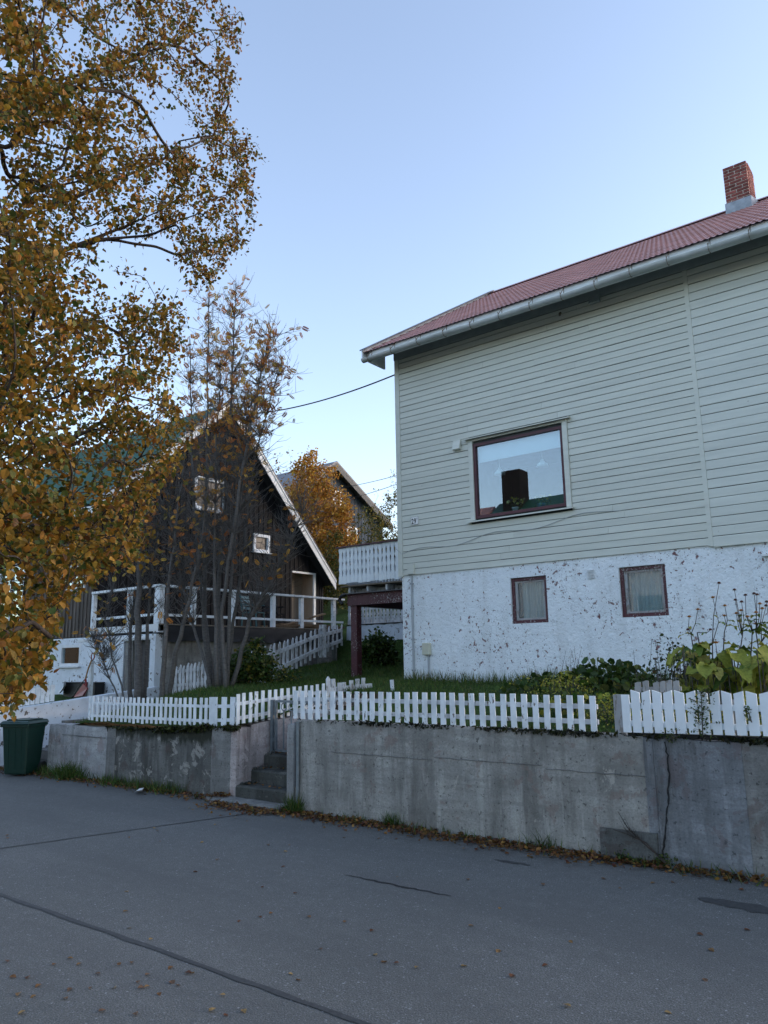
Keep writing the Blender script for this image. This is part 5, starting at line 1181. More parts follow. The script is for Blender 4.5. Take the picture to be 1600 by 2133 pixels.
dd_ = (LP_-CAMP)@fwd; px_ = 800+FPX*((LP_-CAMP)@R2)/dd_; py_ = 1066.5-FPX*((LP_-CAMP)@U2)/dd_
keep = (px_ < np.interp(py_, [p[0] for p in BC], [p[1] for p in BC])+RNG.uniform(-25, 28, len(px_))) & (dd_ > 2.0); LP_, LD_, LS_, dd_, px_, py_ = [q[keep] for q in (LP_, LD_, LS_, dd_, px_, py_)]
cols = [(.29,.150,.020), (.20,.125,.018), (.11,.110,.020), (.055,.080,.018), (.24,.10,.018), (.12,.055,.016), (.35,.20,.03)]
# the top right of the crown has turned browner, the low left is greener and more golden
bro = np.clip((px_-200)/300, 0, 1)*np.clip((900-py_)/900, 0, 1)
C1 = palette(len(LP_), cols, [3.2, 3.4, 2.6, 1.5, .8, .5, 1.2], .3); C2 = palette(len(LP_), cols, [1.8, 2.2, 1.0, .5, 2.4, 2.6, .4], .3)
LC = np.where((RNG.random(len(LP_)) < bro)[:, None], C2, C1)
inview = (px_ > -10) & (py_ > -10); order_ = np.argsort(-(LS_/dd_)*inview); big = order_[:300]; restm = np.ones(len(LP_), bool); restm[big] = False
tag(cloud('leaves', T_LEAF, LP_[restm], LD_[restm], LS_[restm], LC[restm], M['leaf'], birch, widen=RNG.uniform(.95, 1.35, restm.sum())), kind='stuff')
lm = []
for c in cols:
    m = MB(); m.v = [tuple(v_) for v_ in T_LEAF[0]*np.array([1.15, 1, 1])]; m.f = list(T_LEAF[1]); me = m.mesh('leaf', M['leaf']); ca = me.color_attributes.new('col', 'FLOAT_COLOR', 'POINT')
    ca.data.foreach_set('color', np.tile([*c, 1.0], len(m.v))); lm.append(me)
ax, ay, az = frames(LD_[big], RNG.uniform(-1.2, 1.2, 300))
for k, i in enumerate(big):
    ci = int(RNG.choice(7, p=np.array([3.2, 3, 2, 1.5, 1.2, .6, 1.2])/12.7)); o = bpy.data.objects.new('leaf', lm[ci]); COL.objects.link(o); s_ = LS_[i]
    o.matrix_basis = Matrix(((ax[k][0]*s_, ay[k][0]*s_, az[k][0]*s_, LP_[i][0]), (ax[k][1]*s_, ay[k][1]*s_, az[k][1]*s_, LP_[i][1]), (ax[k][2]*s_, ay[k][2]*s_, az[k][2]*s_, LP_[i][2]), (0, 0, 0, 1))); child(o, birch)

# ------------------------------------------------------------------ rowan clumps behind the fence
def rowan(label, base_px, stems, twn, region, Y0, leafn, cols, wts, grp, tw_len=(.25, .8), spread=.5, rstem=.05):
    b0 = onY(*base_px, Y0); b0[2] = gz(b0[0], Y0); e = empty('rowan_tree', b0, label, 'tree', grp)
    P_all = []; sk = Skel([b0-np.array([0, 0, .15]), b0])
    m = MB(); nodes = []
    for st_ in stems:
        pts = [onY(x, y, Y0+dy) for x, y, dy in st_[1:]]; q0 = onY(st_[0][0], st_[0][1], Y0+st_[0][2]); q0[2] = gz(q0[0], Y0+st_[0][2])-.1
        pts = [q0]+pts; fine = []
        for a, b in zip(pts[:-1], pts[1:]):
            for t in np.linspace(0, 1, 6)[:-1]: fine.append(a+(b-a)*t+RNG.normal(0, .012, 3))
        fine.append(pts[-1]); r0 = .82*(st_[0][3] if len(st_[0]) > 3 else rstem)
        rr = np.linspace(r0, .008, len(fine))*np.clip(1.25-np.linspace(0, 1, len(fine))*.25, 0, 2)
        MB().tube(fine, rr, 8).build('stem', M['rowanbark'], e, smooth=True); nodes.append((fine, rr))
    tw = MB(); LPp, LDd = [], []
    for _ in range(twn):
        fine, rr = nodes[RNG.integers(len(nodes))]; u = RNG.uniform(.22, 1)**.7; i = min(int(u*(len(fine)-1)), len(fine)-2); a = fine[i]
        d = np.array([RNG.normal(0, spread), RNG.normal(0, spread), RNG.uniform(.3, 1.1)]); d /= np.linalg.norm(d); L_ = RNG.uniform(*tw_len)*(1.15-u*.35)
        pts = [a]; 
        for k in range(4): d = d+RNG.normal(0, .14, 3)+np.array([0, 0, .06]); d /= np.linalg.norm(d); pts.append(pts[-1]+d*L_/4)
        tw.tube(pts, np.linspace(min(rr[i]*.55, .008), .002, 5), 4, cap=False)
        for k in (2, 3):
            if RNG.random() < .6:
                d2 = d+RNG.normal(0, .6, 3); d2 /= np.linalg.norm(d2); tw.tube([pts[k], pts[k]+d2*L_*.3, pts[k]+d2*L_*.45+np.array([0, 0, .05])], [.005, .003, .002], 3, cap=False)
        x, y, _z = proj(pts[-1]); dens = region(x, y)
        for k in range(RNG.poisson(leafn*dens)):
            q = pts[RNG.integers(1, 5)]; LPp.append(q+RNG.normal(0, .03, 3)); dl = RNG.normal(0, .7, 3)+d*.5; dl[2] -= .2; LDd.append(dl)
    tw.build('branches', M['rowanbark'], e, smooth=True)
    n = len(LPp)
    if n: tag(cloud('leaves', T_PIN, np.array(LPp), np.array(LDd), RNG.uniform(.10, .18, n), palette(n, cols, wts, .3), M['leaf_thin'], e), kind='stuff')
    return e
OR = [(.55,.25,.05), (.62,.35,.07), (.38,.15,.045), (.30,.22,.05), (.48,.18,.045)]
up = lambda x, y: 1.0 if y < 900 else .5 if y < 1000 else .16 if y < 1200 else .03
rowan('grey-stemmed rowan clump with sparse orange leaves before the black gable', (455, 1450), [
    [(440, 1450, 0, .055), (425, 1300, 0), (428, 1100, .1), (432, 850, .15), (436, 590, .2)], [(462, 1450, .1, .06), (455, 1250, .1), (470, 1000, .2), (485, 780, .3), (492, 590, .3)],
    [(470, 1450, -.1, .05), (462, 1280, -.1), (500, 1000, -.2), (540, 800, -.2), (565, 680, -.2)], [(450, 1450, .2, .045), (415, 1200, .3), (400, 950, .4), (395, 700, .5)],
    [(478, 1448, .15, .05), (520, 1290, .2), (580, 1180, .3), (640, 1040, .4)], [(452, 1450, -.2, .04), (445, 1200, -.25), (450, 950, -.3), (462, 720, -.35)], [(466, 1450, .3, .04), (500, 1200, .4), (530, 950, .5), (590, 740, .6)],
    [(445, 1452, -.15, .035), (400, 1300, -.2), (360, 1120, -.3), (340, 960, -.3)], [(472, 1450, .05, .04), (480, 1200, 0), (510, 980, .0), (520, 820, .0)]],
    2000, up, 10.0, 1.5, OR, [3, 3, 2, 1, 1.5], 'rowan clumps behind the fence', (.3, 1.0), .62)
rowan('dark-stemmed rowan clump standing before the basement door of the black house', (310, 1450), [
    [(290, 1448, 0, .085), (288, 1300, 0), (290, 1180, 0), (300, 1050, .1), (330, 850, .2)], [(275, 1448, .1, .05), (268, 1330, .1), (282, 1250, .1), (310, 1100, .2)],
    [(335, 1448, -.1, .055), (345, 1340, -.1), (350, 1230, 0), (370, 1080, .1), (390, 900, .2)], [(350, 1448, .1, .055), (370, 1340, .1), (395, 1250, .15), (420, 1120, .2), (440, 960, .2)],
    [(300, 1448, .2, .045), (310, 1300, .2), (318, 1180, .3), (350, 1000, .4)], [(255, 1452, 0, .018), (215, 1380, 0), (190, 1320, .1)], [(265, 1450, -.1, .02), (235, 1370, -.1), (222, 1290, -.1), (240, 1200, 0)]],
    900, lambda x, y: .35 if y < 1180 else .12, 9.3, 1.6, OR, [2, 3, 1, 2, 1], 'rowan clumps behind the fence', (.2, .6), .45)

# ------------------------------------------------------------------ trees and bushes on the slope
def bushy(name, label, px, Y0, wpx, toppx, basepx, nt_, nl, size, cols, wts, tpl=T_LEAF, cat='tree', grp=None, bare=0.0, trunk_r=.06, shape=None, zb=None):
    c = onY(px, basepx, Y0); z0 = float(gz(c[0], Y0)) if zb is None else zb; top = onY(px, toppx, Y0)[2]; hw = abs(onY(px+wpx, basepx, Y0)[0]-c[0])
    e = empty(name, (c[0], Y0, z0), label, cat, grp); H_ = top-z0
    sk = Skel([np.array([c[0]+RNG.normal(0, .02)*k, Y0+RNG.normal(0, .02)*k, z0-.1+(H_*.45)*k/5]) for k in range(6)]); tips = []
    for _ in range(nt_):
        while True:
            u = RNG.uniform(-1, 1, 3); t = (u[2]+1)/2
            prof = math.sin(math.pi*min(1, max(.02, .12+.88*t))**.8)**.8*(1 if t < .6 else 1-.3*(t-.6)/.4)
            if u[0]**2+u[1]**2 < prof**2: break
        tips.append(np.array([c[0]+u[0]*hw, Y0+u[1]*hw*.8, z0+H_*(.10+.90*t)]))
    p3 = sk.p[3].copy(); tips.sort(key=lambda q: np.linalg.norm(q-p3)); tw = []
    for t in tips: tw.append(sk.reach(t, 4, .15, .1, 1))
    sk.mesh(.004 if H_ > 2 else .002, .5, trunk_r, 'trunk', M['rowanbark'], e, split=.018)
    P_ = np.array(sk.p); LPp, LDd = [], []
    for k in tw:
        if RNG.random() < bare: continue
        for _ in range(RNG.poisson(nl)): q = P_[k[RNG.integers(1, len(k))]]; LPp.append(q+RNG.normal(0, size*1.1, 3)); LDd.append(RNG.normal(0, 1, 3)-np.array([0, 0, .2]))
    n = len(LPp); tag(cloud('leaves', tpl, np.array(LPp), np.array(LDd), RNG.uniform(.7, 1.3, n)*size, palette(n, cols, wts, .3), M['leaf'], e), kind='stuff'); return e
ORB = [(.46,.24,.035), (.38,.17,.03), (.52,.31,.06), (.24,.10,.025)]; OLV = [(.10,.105,.02), (.16,.14,.03), (.06,.075,.02), (.20,.17,.05)]
bushy('autumn_tree', 'dense orange tree between the black gable and the slate grey house', 650, 22.6, 78, 912, 1190, 460, 48, .115, ORB, [3, 3, 2, 1], grp=None)
bushy('autumn_tree', 'half-bare thin tree beside the roof slope of the black house', 590, 22.0, 55, 880, 1200, 120, 5, .10, ORB+OLV[:1], [2, 3, 1, 2, 1], bare=.35)
bushy('olive_tree', 'dull olive shrub below the orange tree', 700, 22.0, 52, 1085, 1240, 170, 24, .10, OLV, [3, 2, 3, 1])
bushy('olive_tree', 'yellow-green bush in front of the slate grey gable', 772, 27.0, 44, 1040, 1200, 170, 22, .10, OLV+[(.26,.19,.04)], [2, 2, 2, 2, 2])
bushy('young_birch', 'slim yellow-green sapling at the corner of the greige house', 818, 28.0, 26, 965, 1200, 110, 18, .09, OLV+[(.30,.22,.05)], [2, 2, 1, 2, 2])
bushy('young_birch', 'wispy pale sapling with almost bare top beside the grey roof', 785, 29.0, 16, 1000, 1150, 60, 6, .09, OLV+[(.30,.22,.05)], [1, 2, 1, 2, 2], bare=.3)
bushy('currant_bush', 'leafy green bush before the low white wall under the balcony', 790, 15.8, 34, 1312, 1385, 140, 14, .075, GREENS, [3, 2, 2, 1], T_ROUND, 'bush', trunk_r=.02)
bushy('currant_bush', 'green and yellowing bush at the foot of the tall rowan clump', 525, 11.0, 42, 1330, 1440, 150, 16, .06, GREENS+[(.22,.19,.03)], [3, 3, 2, 2, 1], T_ROUND, 'bush', trunk_r=.02)
bushy('currant_bush', 'low yellowing bush against the weathered spiked fence', 585, 11.8, 34, 1385, 1432, 70, 9, .05, GREENS+[(.26,.22,.04)], [2, 3, 2, 2, 2], T_ROUND, 'bush', trunk_r=.015)
bushy('currant_bush', 'dark green bush between the rowan stems and the spiked panel', 480, 10.6, 26, 1350, 1445, 60, 10, .055, GREENS, [3, 2, 3, 1], T_ROUND, 'bush', trunk_r=.015)

# ================================================================== GRASS, LITTER, GARDEN PLANTS
def grass(name, label, xy, z, h, cols, wts, lean=.35, wd=.09, cat='grass'):
    n = len(xy); P = np.column_stack([xy, z]); D = np.column_stack([RNG.normal(0, lean, (n, 2)), np.ones(n)])
    o = cloud(name, T_BLADE, P, D, h, palette(n, cols, wts, .35), M['leaf'], None, twist=RNG.uniform(-3, 3, n), widen=wd); tag(o, label, cat, kind='stuff'); return o
GG = [(.045,.085,.017), (.065,.12,.022), (.085,.125,.028), (.15,.15,.04)]
# lawn: denser where it is seen (under the balcony, at the basement wall, behind the fences)
xy = []
def rect(n, x0, x1, y0, y1): return np.column_stack([RNG.uniform(x0, x1, n), RNG.uniform(y0, y1, n)])
xy = np.vstack([rect(26000, -13, -7, 9.4, 15.5), rect(9000, -16, -11, 14, 18), rect(12000, -7.0, 0, 7.4, 12.45), rect(6000, -13, -8.4, 7.6, 9.5), rect(9000, -18, -9.5, 18.3, 27)])
ok = ~(((xy[:, 0] > HX0) & (xy[:, 1] > YH)) | ((xy[:, 0] < XK+.1) & (xy[:, 1] < YK+.1) & (xy[:, 1] > YD-.1)) | ((xy[:, 0] > -8.3) & (xy[:, 0] < -7.0) & (xy[:, 1] < 9.4)))
xy = xy[ok]; grass('grass', 'short dark green lawn grass of the garden', xy, gz(xy[:, 0], xy[:, 1])-.01, RNG.uniform(.04, .12, len(xy)), GG, [3, 3, 2, .7], .5, .12)
xy = rect(2600, HX0+.3, 0, YH-.45, YH-.02); grass('tall_grass', 'long pale grass fringe along the peeling basement wall', xy, gz(xy[:, 0], xy[:, 1])-.02, RNG.uniform(.1, .30, len(xy)), GG+[(.22,.20,.09)], [2, 3, 3, 2, 2], .3, .05)
# verge below the walls
def vy(x): return np.where(x < -8.3, YL, np.where(x > -7.15, YW, 7.0))
n = 5200; x = RNG.uniform(-13.2, 2, n); dens = .35+.65*(np.sin(x*2.3)+np.sin(x*5.1+1) > -.2)
wgt = np.where(x < -9.2, 1.0, np.where((x > -8.5) & (x < -7.2), .03, .38)); k = RNG.random(n) < wgt*dens; x = x[k]; y = vy(x)-np.abs(RNG.normal(0, .10, len(x)))-.01
grass('verge_grass', 'ragged grass verge along the foot of the concrete walls', np.column_stack([x, y]), np.full(len(x), -.005), RNG.uniform(.05, .17, len(x))*np.where(x < -9.2, 1.25, .9), GG+[(.16,.13,.05)], [3, 3, 2, 1, 1.2], .45, .07)
def tuft(label, px, py, Y0, n, h, r=.10, lean=.55):
    c = onZ(px, py, 0); xy = np.column_stack([c[0]+RNG.normal(0, r, n), np.minimum(Y0-.01, c[1]+RNG.normal(0, r*.5, n))])
    D = np.column_stack([RNG.normal(0, lean, (n, 2)), np.ones(n)]); o = cloud('grass_tuft', T_BLADE, np.column_stack([xy, np.full(n, -.005)]), D, RNG.uniform(.5, 1.1, n)*h, palette(n, GG, [3, 3, 2, .6], .3), M['leaf'], None, twist=RNG.uniform(-3, 3, n), widen=.045); tag(o, label, 'grass tuft', 'tufts at the wall foot')
tuft('big dark grass tuft at the pale left end of the stained wall', 140, 1622, YL, 420, .32, .16); tuft('dark grass tuft at the end of the long wall beside the steps', 611, 1694, YW, 200, .26, .06, .45)
tuft('spiky grass tuft at the foot of the long grey wall', 838, 1715, YW, 200, .20, .07, .6); tuft('thin dry tuft below the long wall between spiky tuft and plinth', 1140, 1765, YW, 60, .20, .10, .4)
# leaf litter in the gutter of the road
n = 6500; x = RNG.uniform(-14.5, 0, n); wid = np.interp(x, [-14.5, -13, -8.8, -8, -5, -3.2, -2.8, 0], [.3, .16, .14, .16, .14, .17, .10, .08]); y = vy(x)-.02-np.abs(RNG.normal(0, 1, n))*wid
k = (RNG.random(n) < np.interp(x, [-14.5, -13, -9, -8.4, -5, -3, -2.5, 0], [.9, .4, .35, 1, .8, 1, .6, .35])) & ~((x < XP+.02) & (y > 7.2)); x, y = x[k], y[k]; n = len(x)
LIT = [(.15,.07,.025), (.22,.11,.03), (.09,.045,.02), (.30,.17,.05), (.12,.05,.03)]
D = RNG.normal(0, 1, (n, 3)); D[:, 2] *= .25
z_ = np.where((x < -7.15) & (x > -8.55) & (y > 7.0), .062, .008)+RNG.uniform(0, .035, n)
tag(cloud('leaf_litter', T_LEAF, np.column_stack([x, y, z_]), D, RNG.uniform(.03, .055, n), palette(n, LIT, [3, 3, 2, 1.5, 2], .3), M['leaf'], None, twist=RNG.normal(0, .5, n), widen=1.2), 'brown fallen leaves drifted along the wall foot', 'leaves', kind='stuff')
n = 380; x = RNG.uniform(XR+.05, -7.2, n); y = RNG.uniform(7.3, 8.9, n); z_ = np.where(y < 7.5, .205, np.where(y < 7.74, .39, .56)); k = (y > 7.9) | (np.abs((y % .24)-.2) < .05); D = RNG.normal(0, 1, (n, 3)); D[:, 2] *= .3
tag(cloud('step_litter', T_LEAF, np.column_stack([x, y, z_+.01])[k], D[k], RNG.uniform(.03, .055, k.sum()), palette(k.sum(), LIT, [3, 3, 2, 1.5, 2], .3), M['leaf'], None, twist=RNG.normal(0, .5, k.sum()), widen=1.2), 'brown leaves caught on the mossy steps and landing', 'leaves', kind='stuff')
# single leaves lying on the road
fl_ = []
for c in [(.20,.10,.04), (.26,.15,.06), (.14,.06,.03), (.33,.22,.09), (.17,.10,.06)]:
    m = MB(); m.v = [tuple(v_) for v_ in T_LEAF[0]*np.array([1.25, 1, 1.6])]; m.f = list(T_LEAF[1]); me = m.mesh('fallen_leaf', M['leaf']); ca = me.color_attributes.new('col', 'FLOAT_COLOR', 'POINT'); ca.data.foreach_set('color', np.tile([*c, 1.0], len(m.v))); fl_.append(me)
near = [(140,1998),(110,2013),(170,2008),(210,2030),(60,2035),(85,2052),(150,2060),(190,2058),(140,2083),(53,2108),(290,2045),(300,2058),(355,2045),(365,2055),(330,2070),(385,2028),(395,2030),(275,2005),(240,2060),(312,2056),(435,2110),(465,2118),(540,1910),(560,1905),(795,2007),(785,1992),(960,2015),(1040,1980),(975,1930),(870,2015),(1384,2110),(1550,1938),(270,1935),(20,2036),(75,2075),(250,2013),(360,2015),(205,2110),(280,2112),(505,2105),(470,2075),(600,2030),(310,1960),(425,1755),(590,1775),(1365,1840),(1400,1840),(640,1910),(1190,2100),(40,2070)]
pts_ = [onZ(x, y, 0)[:2] for x, y in near]+[(RNG.uniform(-9, -.5), RNG.uniform(2.4, 7.0)) for _ in range(70)]
for q in pts_:
    o = put('fallen_leaf', fl_[RNG.integers(5)], None, (q[0], q[1], .007), [RNG.uniform(.03, .05)]*3, (RNG.normal(0, .12), RNG.normal(0, .12), RNG.uniform(0, 6.3))); tag(o, 'single small brown birch leaf lying on the open asphalt', 'leaf', 'single leaves on the road')
# moss and roots hanging over the wall copings
def fringe(label, x0, x1, Y0, zt, n, cols, hang=.055):
    x = RNG.uniform(x0, x1, n); den = np.sin(x*3.1)+np.sin(x*7.7+2)+np.sin(x*1.3); k = RNG.random(n) < np.clip(.55+.4*den, .08, 1); x = x[k]; n = len(x)
    P = np.column_stack([x, np.full(n, Y0)+RNG.uniform(-.01, .06, n), np.array([zt(v_) for v_ in x])+RNG.uniform(-.01, .03, n)]); D = np.column_stack([RNG.normal(0, .5, n), -np.abs(RNG.normal(.4, .3, n)), RNG.normal(-.5, .5, n)])
    tag(cloud('moss', T_BLADE, P, D, RNG.uniform(.3, 1, n)*hang, palette(n, cols, [1]*len(cols), .35), M['leaf'], None, widen=.6), label, 'moss', kind='stuff')
MOSS = [(.018,.022,.008), (.03,.035,.010), (.012,.012,.008), (.05,.05,.015)]
fringe('dark moss along the top of the long grey wall', -7.0, 0, YW-.002, lambda v_: WT-.005, 4200, MOSS); fringe('green moss cushion hanging over the stained wall', lx[1], XR, YL-.002, lambda v_: lt(v_), 3400, MOSS+[(.06,.075,.015), (.07,.08,.02)], .08)

# ------------------------------------------------------------------ flower bed before the basement wall
BIGC = [(.27,.30,.05), (.34,.34,.065), (.15,.22,.035), (.07,.13,.025), (.40,.37,.09)]
def bigleaf(parent, base, d, L_, col, w_=.9, name='leaf', droop=.25):
    m = MB(); d = np.array(d, float); hd = np.array([d[0], d[1], 0]); hd /= np.linalg.norm(hd)+1e-9; side = np.array([-hd[1], hd[0], 0]); n = 7; dz = d[2]
    rows = []
    for i in range(n+1):
        t = i/n; wv = w_*L_*.5*math.sin(math.pi*min(1, t*.93+.05))**.75*(1-.15*t); c = base+hd*L_*t*.9+np.array([0, 0, L_*(dz*t-droop*t*t*2)])
        rows.append([c-side*wv+np.array([0, 0, .12*wv*2]), c-side*wv*.5+np.array([0, 0, .03*wv]), c, c+side*wv*.5+np.array([0, 0, .03*wv]), c+side*wv+np.array([0, 0, .10*wv*2])])
        for k in (0, 4): rows[-1][k] = rows[-1][k]+np.array([0, 0, RNG.normal(0, .02)*L_*4])
    m.v = [tuple(q) for r in rows for q in r]
    for i in range(n):
        for k in range(4): a = 5*i+k; m.f.append((a, a+1, a+6, a+5))
    o = m.build(name, M['leaf'], parent, smooth=True); ca = o.data.color_attributes.new('col', 'FLOAT_COLOR', 'POINT')
    cc = np.ones((len(m.v), 4)); cc[:, :3] = np.array(col)[None]*(1+.12*np.sin(np.arange(len(m.v))*1.7)[:, None]); ca.data.foreach_set('color', cc.ravel()); return o
def daisy(parent, c, r, open_):
    e = MB().lathe([(r*.15, -.006), (r*.42, -.002), (r*.40, .010), (r*.18, .018)], c, 8).build('flower_head', M['flower'], parent, smooth=True)
    ca = e.data.color_attributes.new('col', 'FLOAT_COLOR', 'POINT'); col = (.30,.12,.02) if open_ else (.07,.024,.015); ca.data.foreach_set('color', np.tile([*col, 1.0], len(e.data.vertices)))
    n = 16; t = np.linspace(0, 2*math.pi, n, endpoint=False); D = np.column_stack([np.cos(t), np.sin(t), RNG.normal(.0 if open_ else -.5, .2, n)])
    cloud('petals', T_BLADE, np.array(c)+D*np.array([1, 1, 0])*r*.35, D, np.full(n, r*(.8 if open_ else .55)), palette(n, [(.50,.22,.02), (.42,.15,.02)] if open_ else [(.14,.055,.02)], [1, 1] if open_ else [1], .2), M['flower'], e, twist=np.zeros(n), widen=.22)
YT = 9.3
c0 = onY(1500, 1455, YT); c0[2] = gz(c0[0], YT)
tk = empty('oxeye_plant', c0, 'tall yellow oxeye plant with huge pale leaves and orange flower heads', 'plant')
heads = [(1436, 1285, 1), (1433, 1312, 0), (1454, 1270, 1), (1485, 1245, 1), (1498, 1215, 0), (1530, 1229, 0), (1510, 1262, 1), (1509, 1283, 1), (1532, 1250, 0), (1544, 1272, 1), (1545, 1254, 0), (1534, 1278, 1), (1553, 1240, 0), (1571, 1237, 0), (1577, 1239, 0), (1583, 1258, 1), (1588, 1268, 1), (1597, 1254, 0), (1575, 1276, 1), (1575, 1300, 1), (1557, 1285, 1), (1480, 1312, 0), (1461, 1341, 2), (1491, 1339, 2), (1596, 1262, 0), (1620, 1250, 1), (1640, 1270, 0), (1610, 1290, 1)]
stems = []
for i, bx_ in enumerate((1445, 1470, 1490, 1515, 1535, 1555, 1580, 1600, 1625)):
    yy = YT+RNG.uniform(-.25, .35); b = onY(bx_, 1455, yy); b[2] = gz(b[0], yy)-.03; t = onY(bx_+RNG.uniform(-14, 10), 1325+RNG.uniform(-18, 18), yy); pts = [b+(t-b)*u+np.array([.03*math.sin(3*u+i), 0, 0]) for u in np.linspace(0, 1, 7)]
    MB().tube(pts, np.linspace(.009, .006, 7), 5).build('stem', M['bark'], tk, smooth=True); stems.append((bx_, pts, yy))
for (x, y, op) in heads:
    s_ = min(stems, key=lambda q: abs(q[0]-x)+RNG.uniform(0, 12)); p = onY(x, y, s_[2]+RNG.uniform(-.15, .1)); a = s_[1][-1] if y < 1320 else s_[1][3]
    mid = (a+p)/2+np.array([RNG.normal(0, .03), 0, -.02]); MB().tube([a, mid, p], [.005, .004, .003], 4).build('stem', M['bark'], tk, smooth=True); daisy(tk, p, .060 if op == 2 else .044, op > 0)
    d = RNG.normal(0, 1, 3); d[2] = .2; bigleaf(tk, mid, d, RNG.uniform(.07, .14), BIGC[RNG.integers(0, 4)], .55)
for k in range(46):
    s_ = stems[RNG.integers(len(stems))]; i = RNG.integers(2, 7); a = RNG.uniform(0, 6.3); bigleaf(tk, s_[1][i], (math.cos(a), math.sin(a), RNG.uniform(-.1, .4)), RNG.uniform(.14, .24), BIGC[RNG.integers(0, 5)], .6)
for k in range(120):
    x = RNG.uniform(1412, 1650); yy = YT+RNG.uniform(-.6, .3); y = RNG.uniform(1345, 1445); p = onY(x, y, yy); a = RNG.uniform(-2.9, -.3); bigleaf(tk, p, (math.cos(a), math.sin(a), RNG.uniform(-.25, .25)), RNG.uniform(.17, .32), BIGC[RNG.choice(5, p=[.35, .25, .2, .1, .1])], RNG.uniform(.6, .95), droop=RNG.uniform(.1, .45))
    b = p.copy(); b[2] = gz(p[0], yy); MB().tube([b, p], .006, 4, cap=False).build('leaf_stalk', M['rowanbark'], tk)
def clump(name, label, px, py, Y0, rx, ry, h, n, size, cols, wts, tpl=T_ROUND, cat='plant', updir=.6):
    c = onY(px, py, Y0); c[2] = gz(c[0], Y0); q = RNG.normal(0, .5, (n, 2)); P = np.column_stack([c[0]+q[:, 0]*rx, Y0+q[:, 1]*ry, np.zeros(n)]); P[:, 2] = gz(P[:, 0], P[:, 1])+h*RNG.uniform(.15, 1, n)*np.exp(-(q**2).sum(1)*.8)
    e = empty(name, c, label, cat); tag(cloud('leaves', tpl, P, rdir(n, updir), RNG.uniform(.6, 1.3, n)*size, palette(n, cols, wts, .3), M['leaf'], e), kind='stuff')
    st_ = MB()
    for i in range(0, n, max(1, n//60)): st_.tube([(P[i][0]*.8+c[0]*.2, P[i][1]*.8+c[1]*.2, float(gz(P[i][0], P[i][1]))-.02), tuple(P[i])], .003, 3, cap=False)
    tag(st_.build('stalks', M['rowanbark'], e), kind='stuff'); return e
YEL = [(.36,.34,.045), (.25,.27,.045), (.44,.39,.07), (.14,.17,.03)]
clump('mantle_plant', 'broad green mounded perennial with one yellowing leaf before the basement wall', 1262, 1440, 10.2, .85, .5, .42, 420, .10, GREENS+[(.30,.22,.03)], [3, 3, 3, 2, .5])
clump('mantle_plant', 'yellow-green frothy perennial beside the mounded green one', 1180, 1445, 9.6, .45, .4, .30, 650, .028, YEL, [3, 3, 2, 2]); clump('mantle_plant', 'frothy yellow perennial clump at the picket fence gap', 1272, 1458, 8.0, .35, .3, .30, 900, .022, YEL, [3, 3, 2, 2])
clump('mantle_plant', 'low yellow-flowered perennial nearer the meter box', 1095, 1445, 10.6, .35, .3, .24, 260, .030, YEL+GREENS[:2], [3, 3, 2, 2, 2, 2]); clump('mantle_plant', 'frothy yellow-green bloom hanging over the board fence', 1450, 1440, 7.75, .35, .18, .36, 1100, .022, YEL, [3, 3, 3, 2])
clump('mantle_plant', 'frothy yellow bloom under the oxeye stems', 1575, 1440, 7.8, .45, .2, .36, 1100, .022, YEL, [3, 3, 3, 2]); clump('leafy_plant', 'dark small-leaved plant between the old stubs and the oxeye', 1400, 1440, 9.0, .35, .3, .80, 420, .045, [(.03,.05,.02), (.05,.07,.03), (.08,.06,.03)], [2, 2, 1], T_LEAF)
clump('leafy_plant', 'light green seedling bush seen through the picket fence', 1210, 1465, 8.4, .5, .35, .22, 260, .07, GREENS+YEL[:1], [2, 3, 1, 2, 2])
def stalks(label, px0, px1, Y0, n, hpx, col, seedc):
    c = onY((px0+px1)/2, 1440, Y0); c[2] = gz(c[0], Y0); e = empty('dry_stalks', c, label, 'plant'); m = MB(); P = []
    for i in range(n):
        x = RNG.uniform(px0, px1); b = onY(x, 1440, Y0); b[2] = gz(b[0], Y0)-.02; t = onY(x+RNG.normal(0, 12), RNG.uniform(*hpx), Y0+RNG.normal(0, .1)); mid = (b+t)/2+RNG.normal(0, .02, 3); m.tube([b, mid, t], [.004, .003, .002], 4, cap=False)
        for k in range(14): P.append(t+(mid-t)*RNG.random()*.8+RNG.normal(0, .02, 3))
    tag(m.build('stems', M['bark'], e), kind='stuff'); n = len(P); tag(cloud('seed_heads', T_LEAF, np.array(P), rdir(n, .3), RNG.uniform(.010, .022, n), palette(n, seedc, [1]*len(seedc)), M['leaf'], e), kind='stuff')
stalks('thin reddish dry stalks before the basement wall below the white vent', 1165, 1225, 11.6, 12, (1345, 1400), 0, [(.12,.045,.03), (.08,.03,.02)]); stalks('faint dry seed stalks between the two basement windows and the picket fence', 1100, 1130, 11.7, 5, (1370, 1400), 0, [(.10,.09,.06)])
stalks('tall dark dry stalks beside the grey picket stubs', 1335, 1390, 9.4, 10, (1330, 1410), 0, [(.12,.05,.03), (.05,.05,.03)])
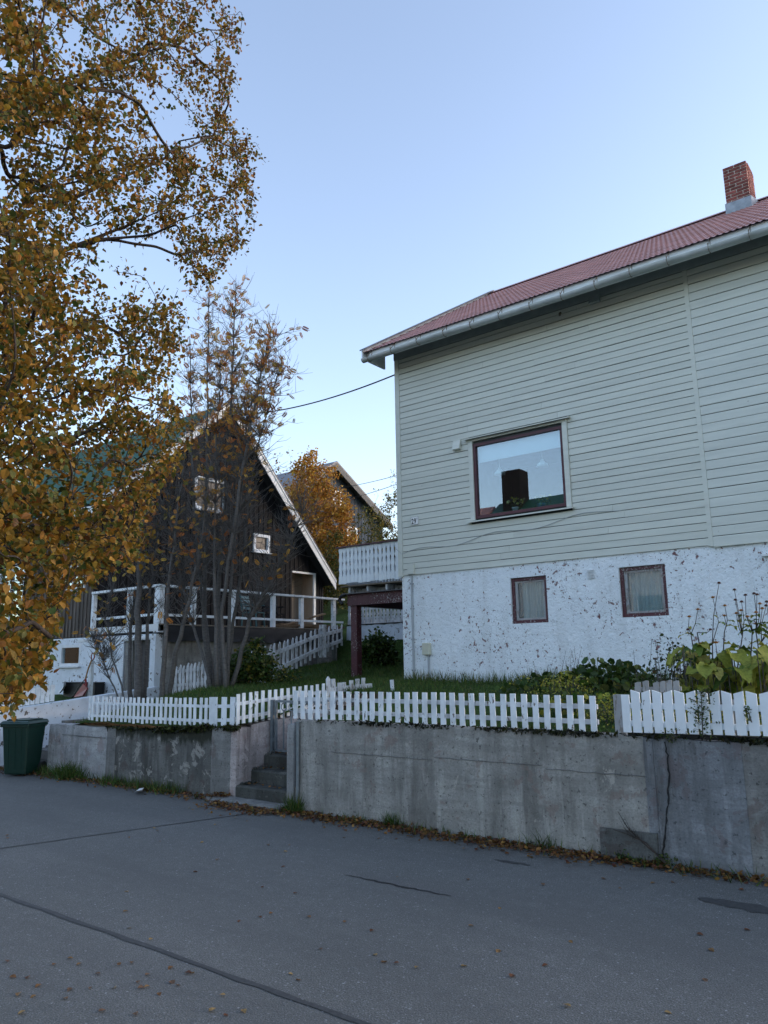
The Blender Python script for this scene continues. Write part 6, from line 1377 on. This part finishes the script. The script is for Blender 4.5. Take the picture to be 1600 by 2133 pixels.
# climbing weed on the board fence, weeds on the wall
def weed(label, pts, Y0, n, size, spread, cols=GREENS):
    q = [onY(x, y, Y0) for x, y in pts]; e = empty('climbing_weed', q[0], label, 'weed'); m = MB().tube(q, np.linspace(.006, .003, len(q)), 4); P = []
    for i in range(n):
        k = RNG.integers(len(q)-1); a = q[k]+(q[k+1]-q[k])*RNG.random(); b = a+np.array([RNG.normal(0, spread), -abs(RNG.normal(0, .015)), RNG.normal(.02, spread*.4)]); m.tube([a, b], [.002, .0012], 3, cap=False); P += [b+RNG.normal(0, .012, 3) for _ in range(4)]
    m.build('stem', M['rowanbark'], e); P = np.array(P); P[:, 1] = np.minimum(P[:, 1], Y0-.002); tag(cloud('leaves', T_LEAF, P, rdir(len(P), .3), RNG.uniform(.5, 1.2, len(P))*size, palette(len(P), cols, [1]*len(cols)), M['leaf'], e), kind='stuff')
weed('bushy weed climbing the front of the board fence', [(1464, 1532), (1463, 1500), (1462, 1470), (1460, 1440)], YW-.02, 60, .028, .05); weed('small weed rooted at the crack in the wall top', [(1392, 1542), (1400, 1535), (1408, 1532)], YW-.02, 26, .022, .05)
weed('three-leaved weed sprig before a board near the oxeye', [(1566, 1505), (1560, 1485), (1552, 1475)], YW-.02, 10, .03, .02); weed('small green weed below the crack at the wall foot', [(1380, 1808), (1384, 1800), (1392, 1795)], YW-.05, 30, .03, .05); weed('dark green weed at the plinth foot', [(1300, 1806), (1305, 1797), (1312, 1792)], YW-.06, 40, .032, .06)
for lab, pts in (('long bare twig leaning on the plinth patch of the long wall', [(1388, 1796), (1350, 1765), (1310, 1728), (1287, 1690)]), ('second bare twig forking low across the plinth patch', [(1386, 1798), (1345, 1755), (1300, 1735), (1278, 1728)])):
    q = [onY(x, y, YW-.10+.02*i) for i, (x, y) in enumerate(pts)]; m = MB().tube(q, np.linspace(.008, .002, 4), 5)
    for k in range(7): a = q[1]+(q[2]-q[1])*RNG.random(); b = a+np.array([RNG.normal(-.06, .04), RNG.normal(0, .02), RNG.uniform(.05, .16)]); m.tube([a, b], [.003, .001], 3, cap=False)
    e = empty('bare_twig', q[0], lab, 'twig'); m.build('wood', M['bark'], e)

clump('leafy_plant', 'round-leaved green perennial between the frothy clumps', 1135, 1445, 10.3, .6, .4, .26, 240, .075, GREENS, [3, 3, 2, 1]); clump('leafy_plant', 'lobed green perennial behind the gap in the fences', 1318, 1440, 10.0, .5, .4, .40, 220, .085, GREENS, [3, 2, 3, 1])
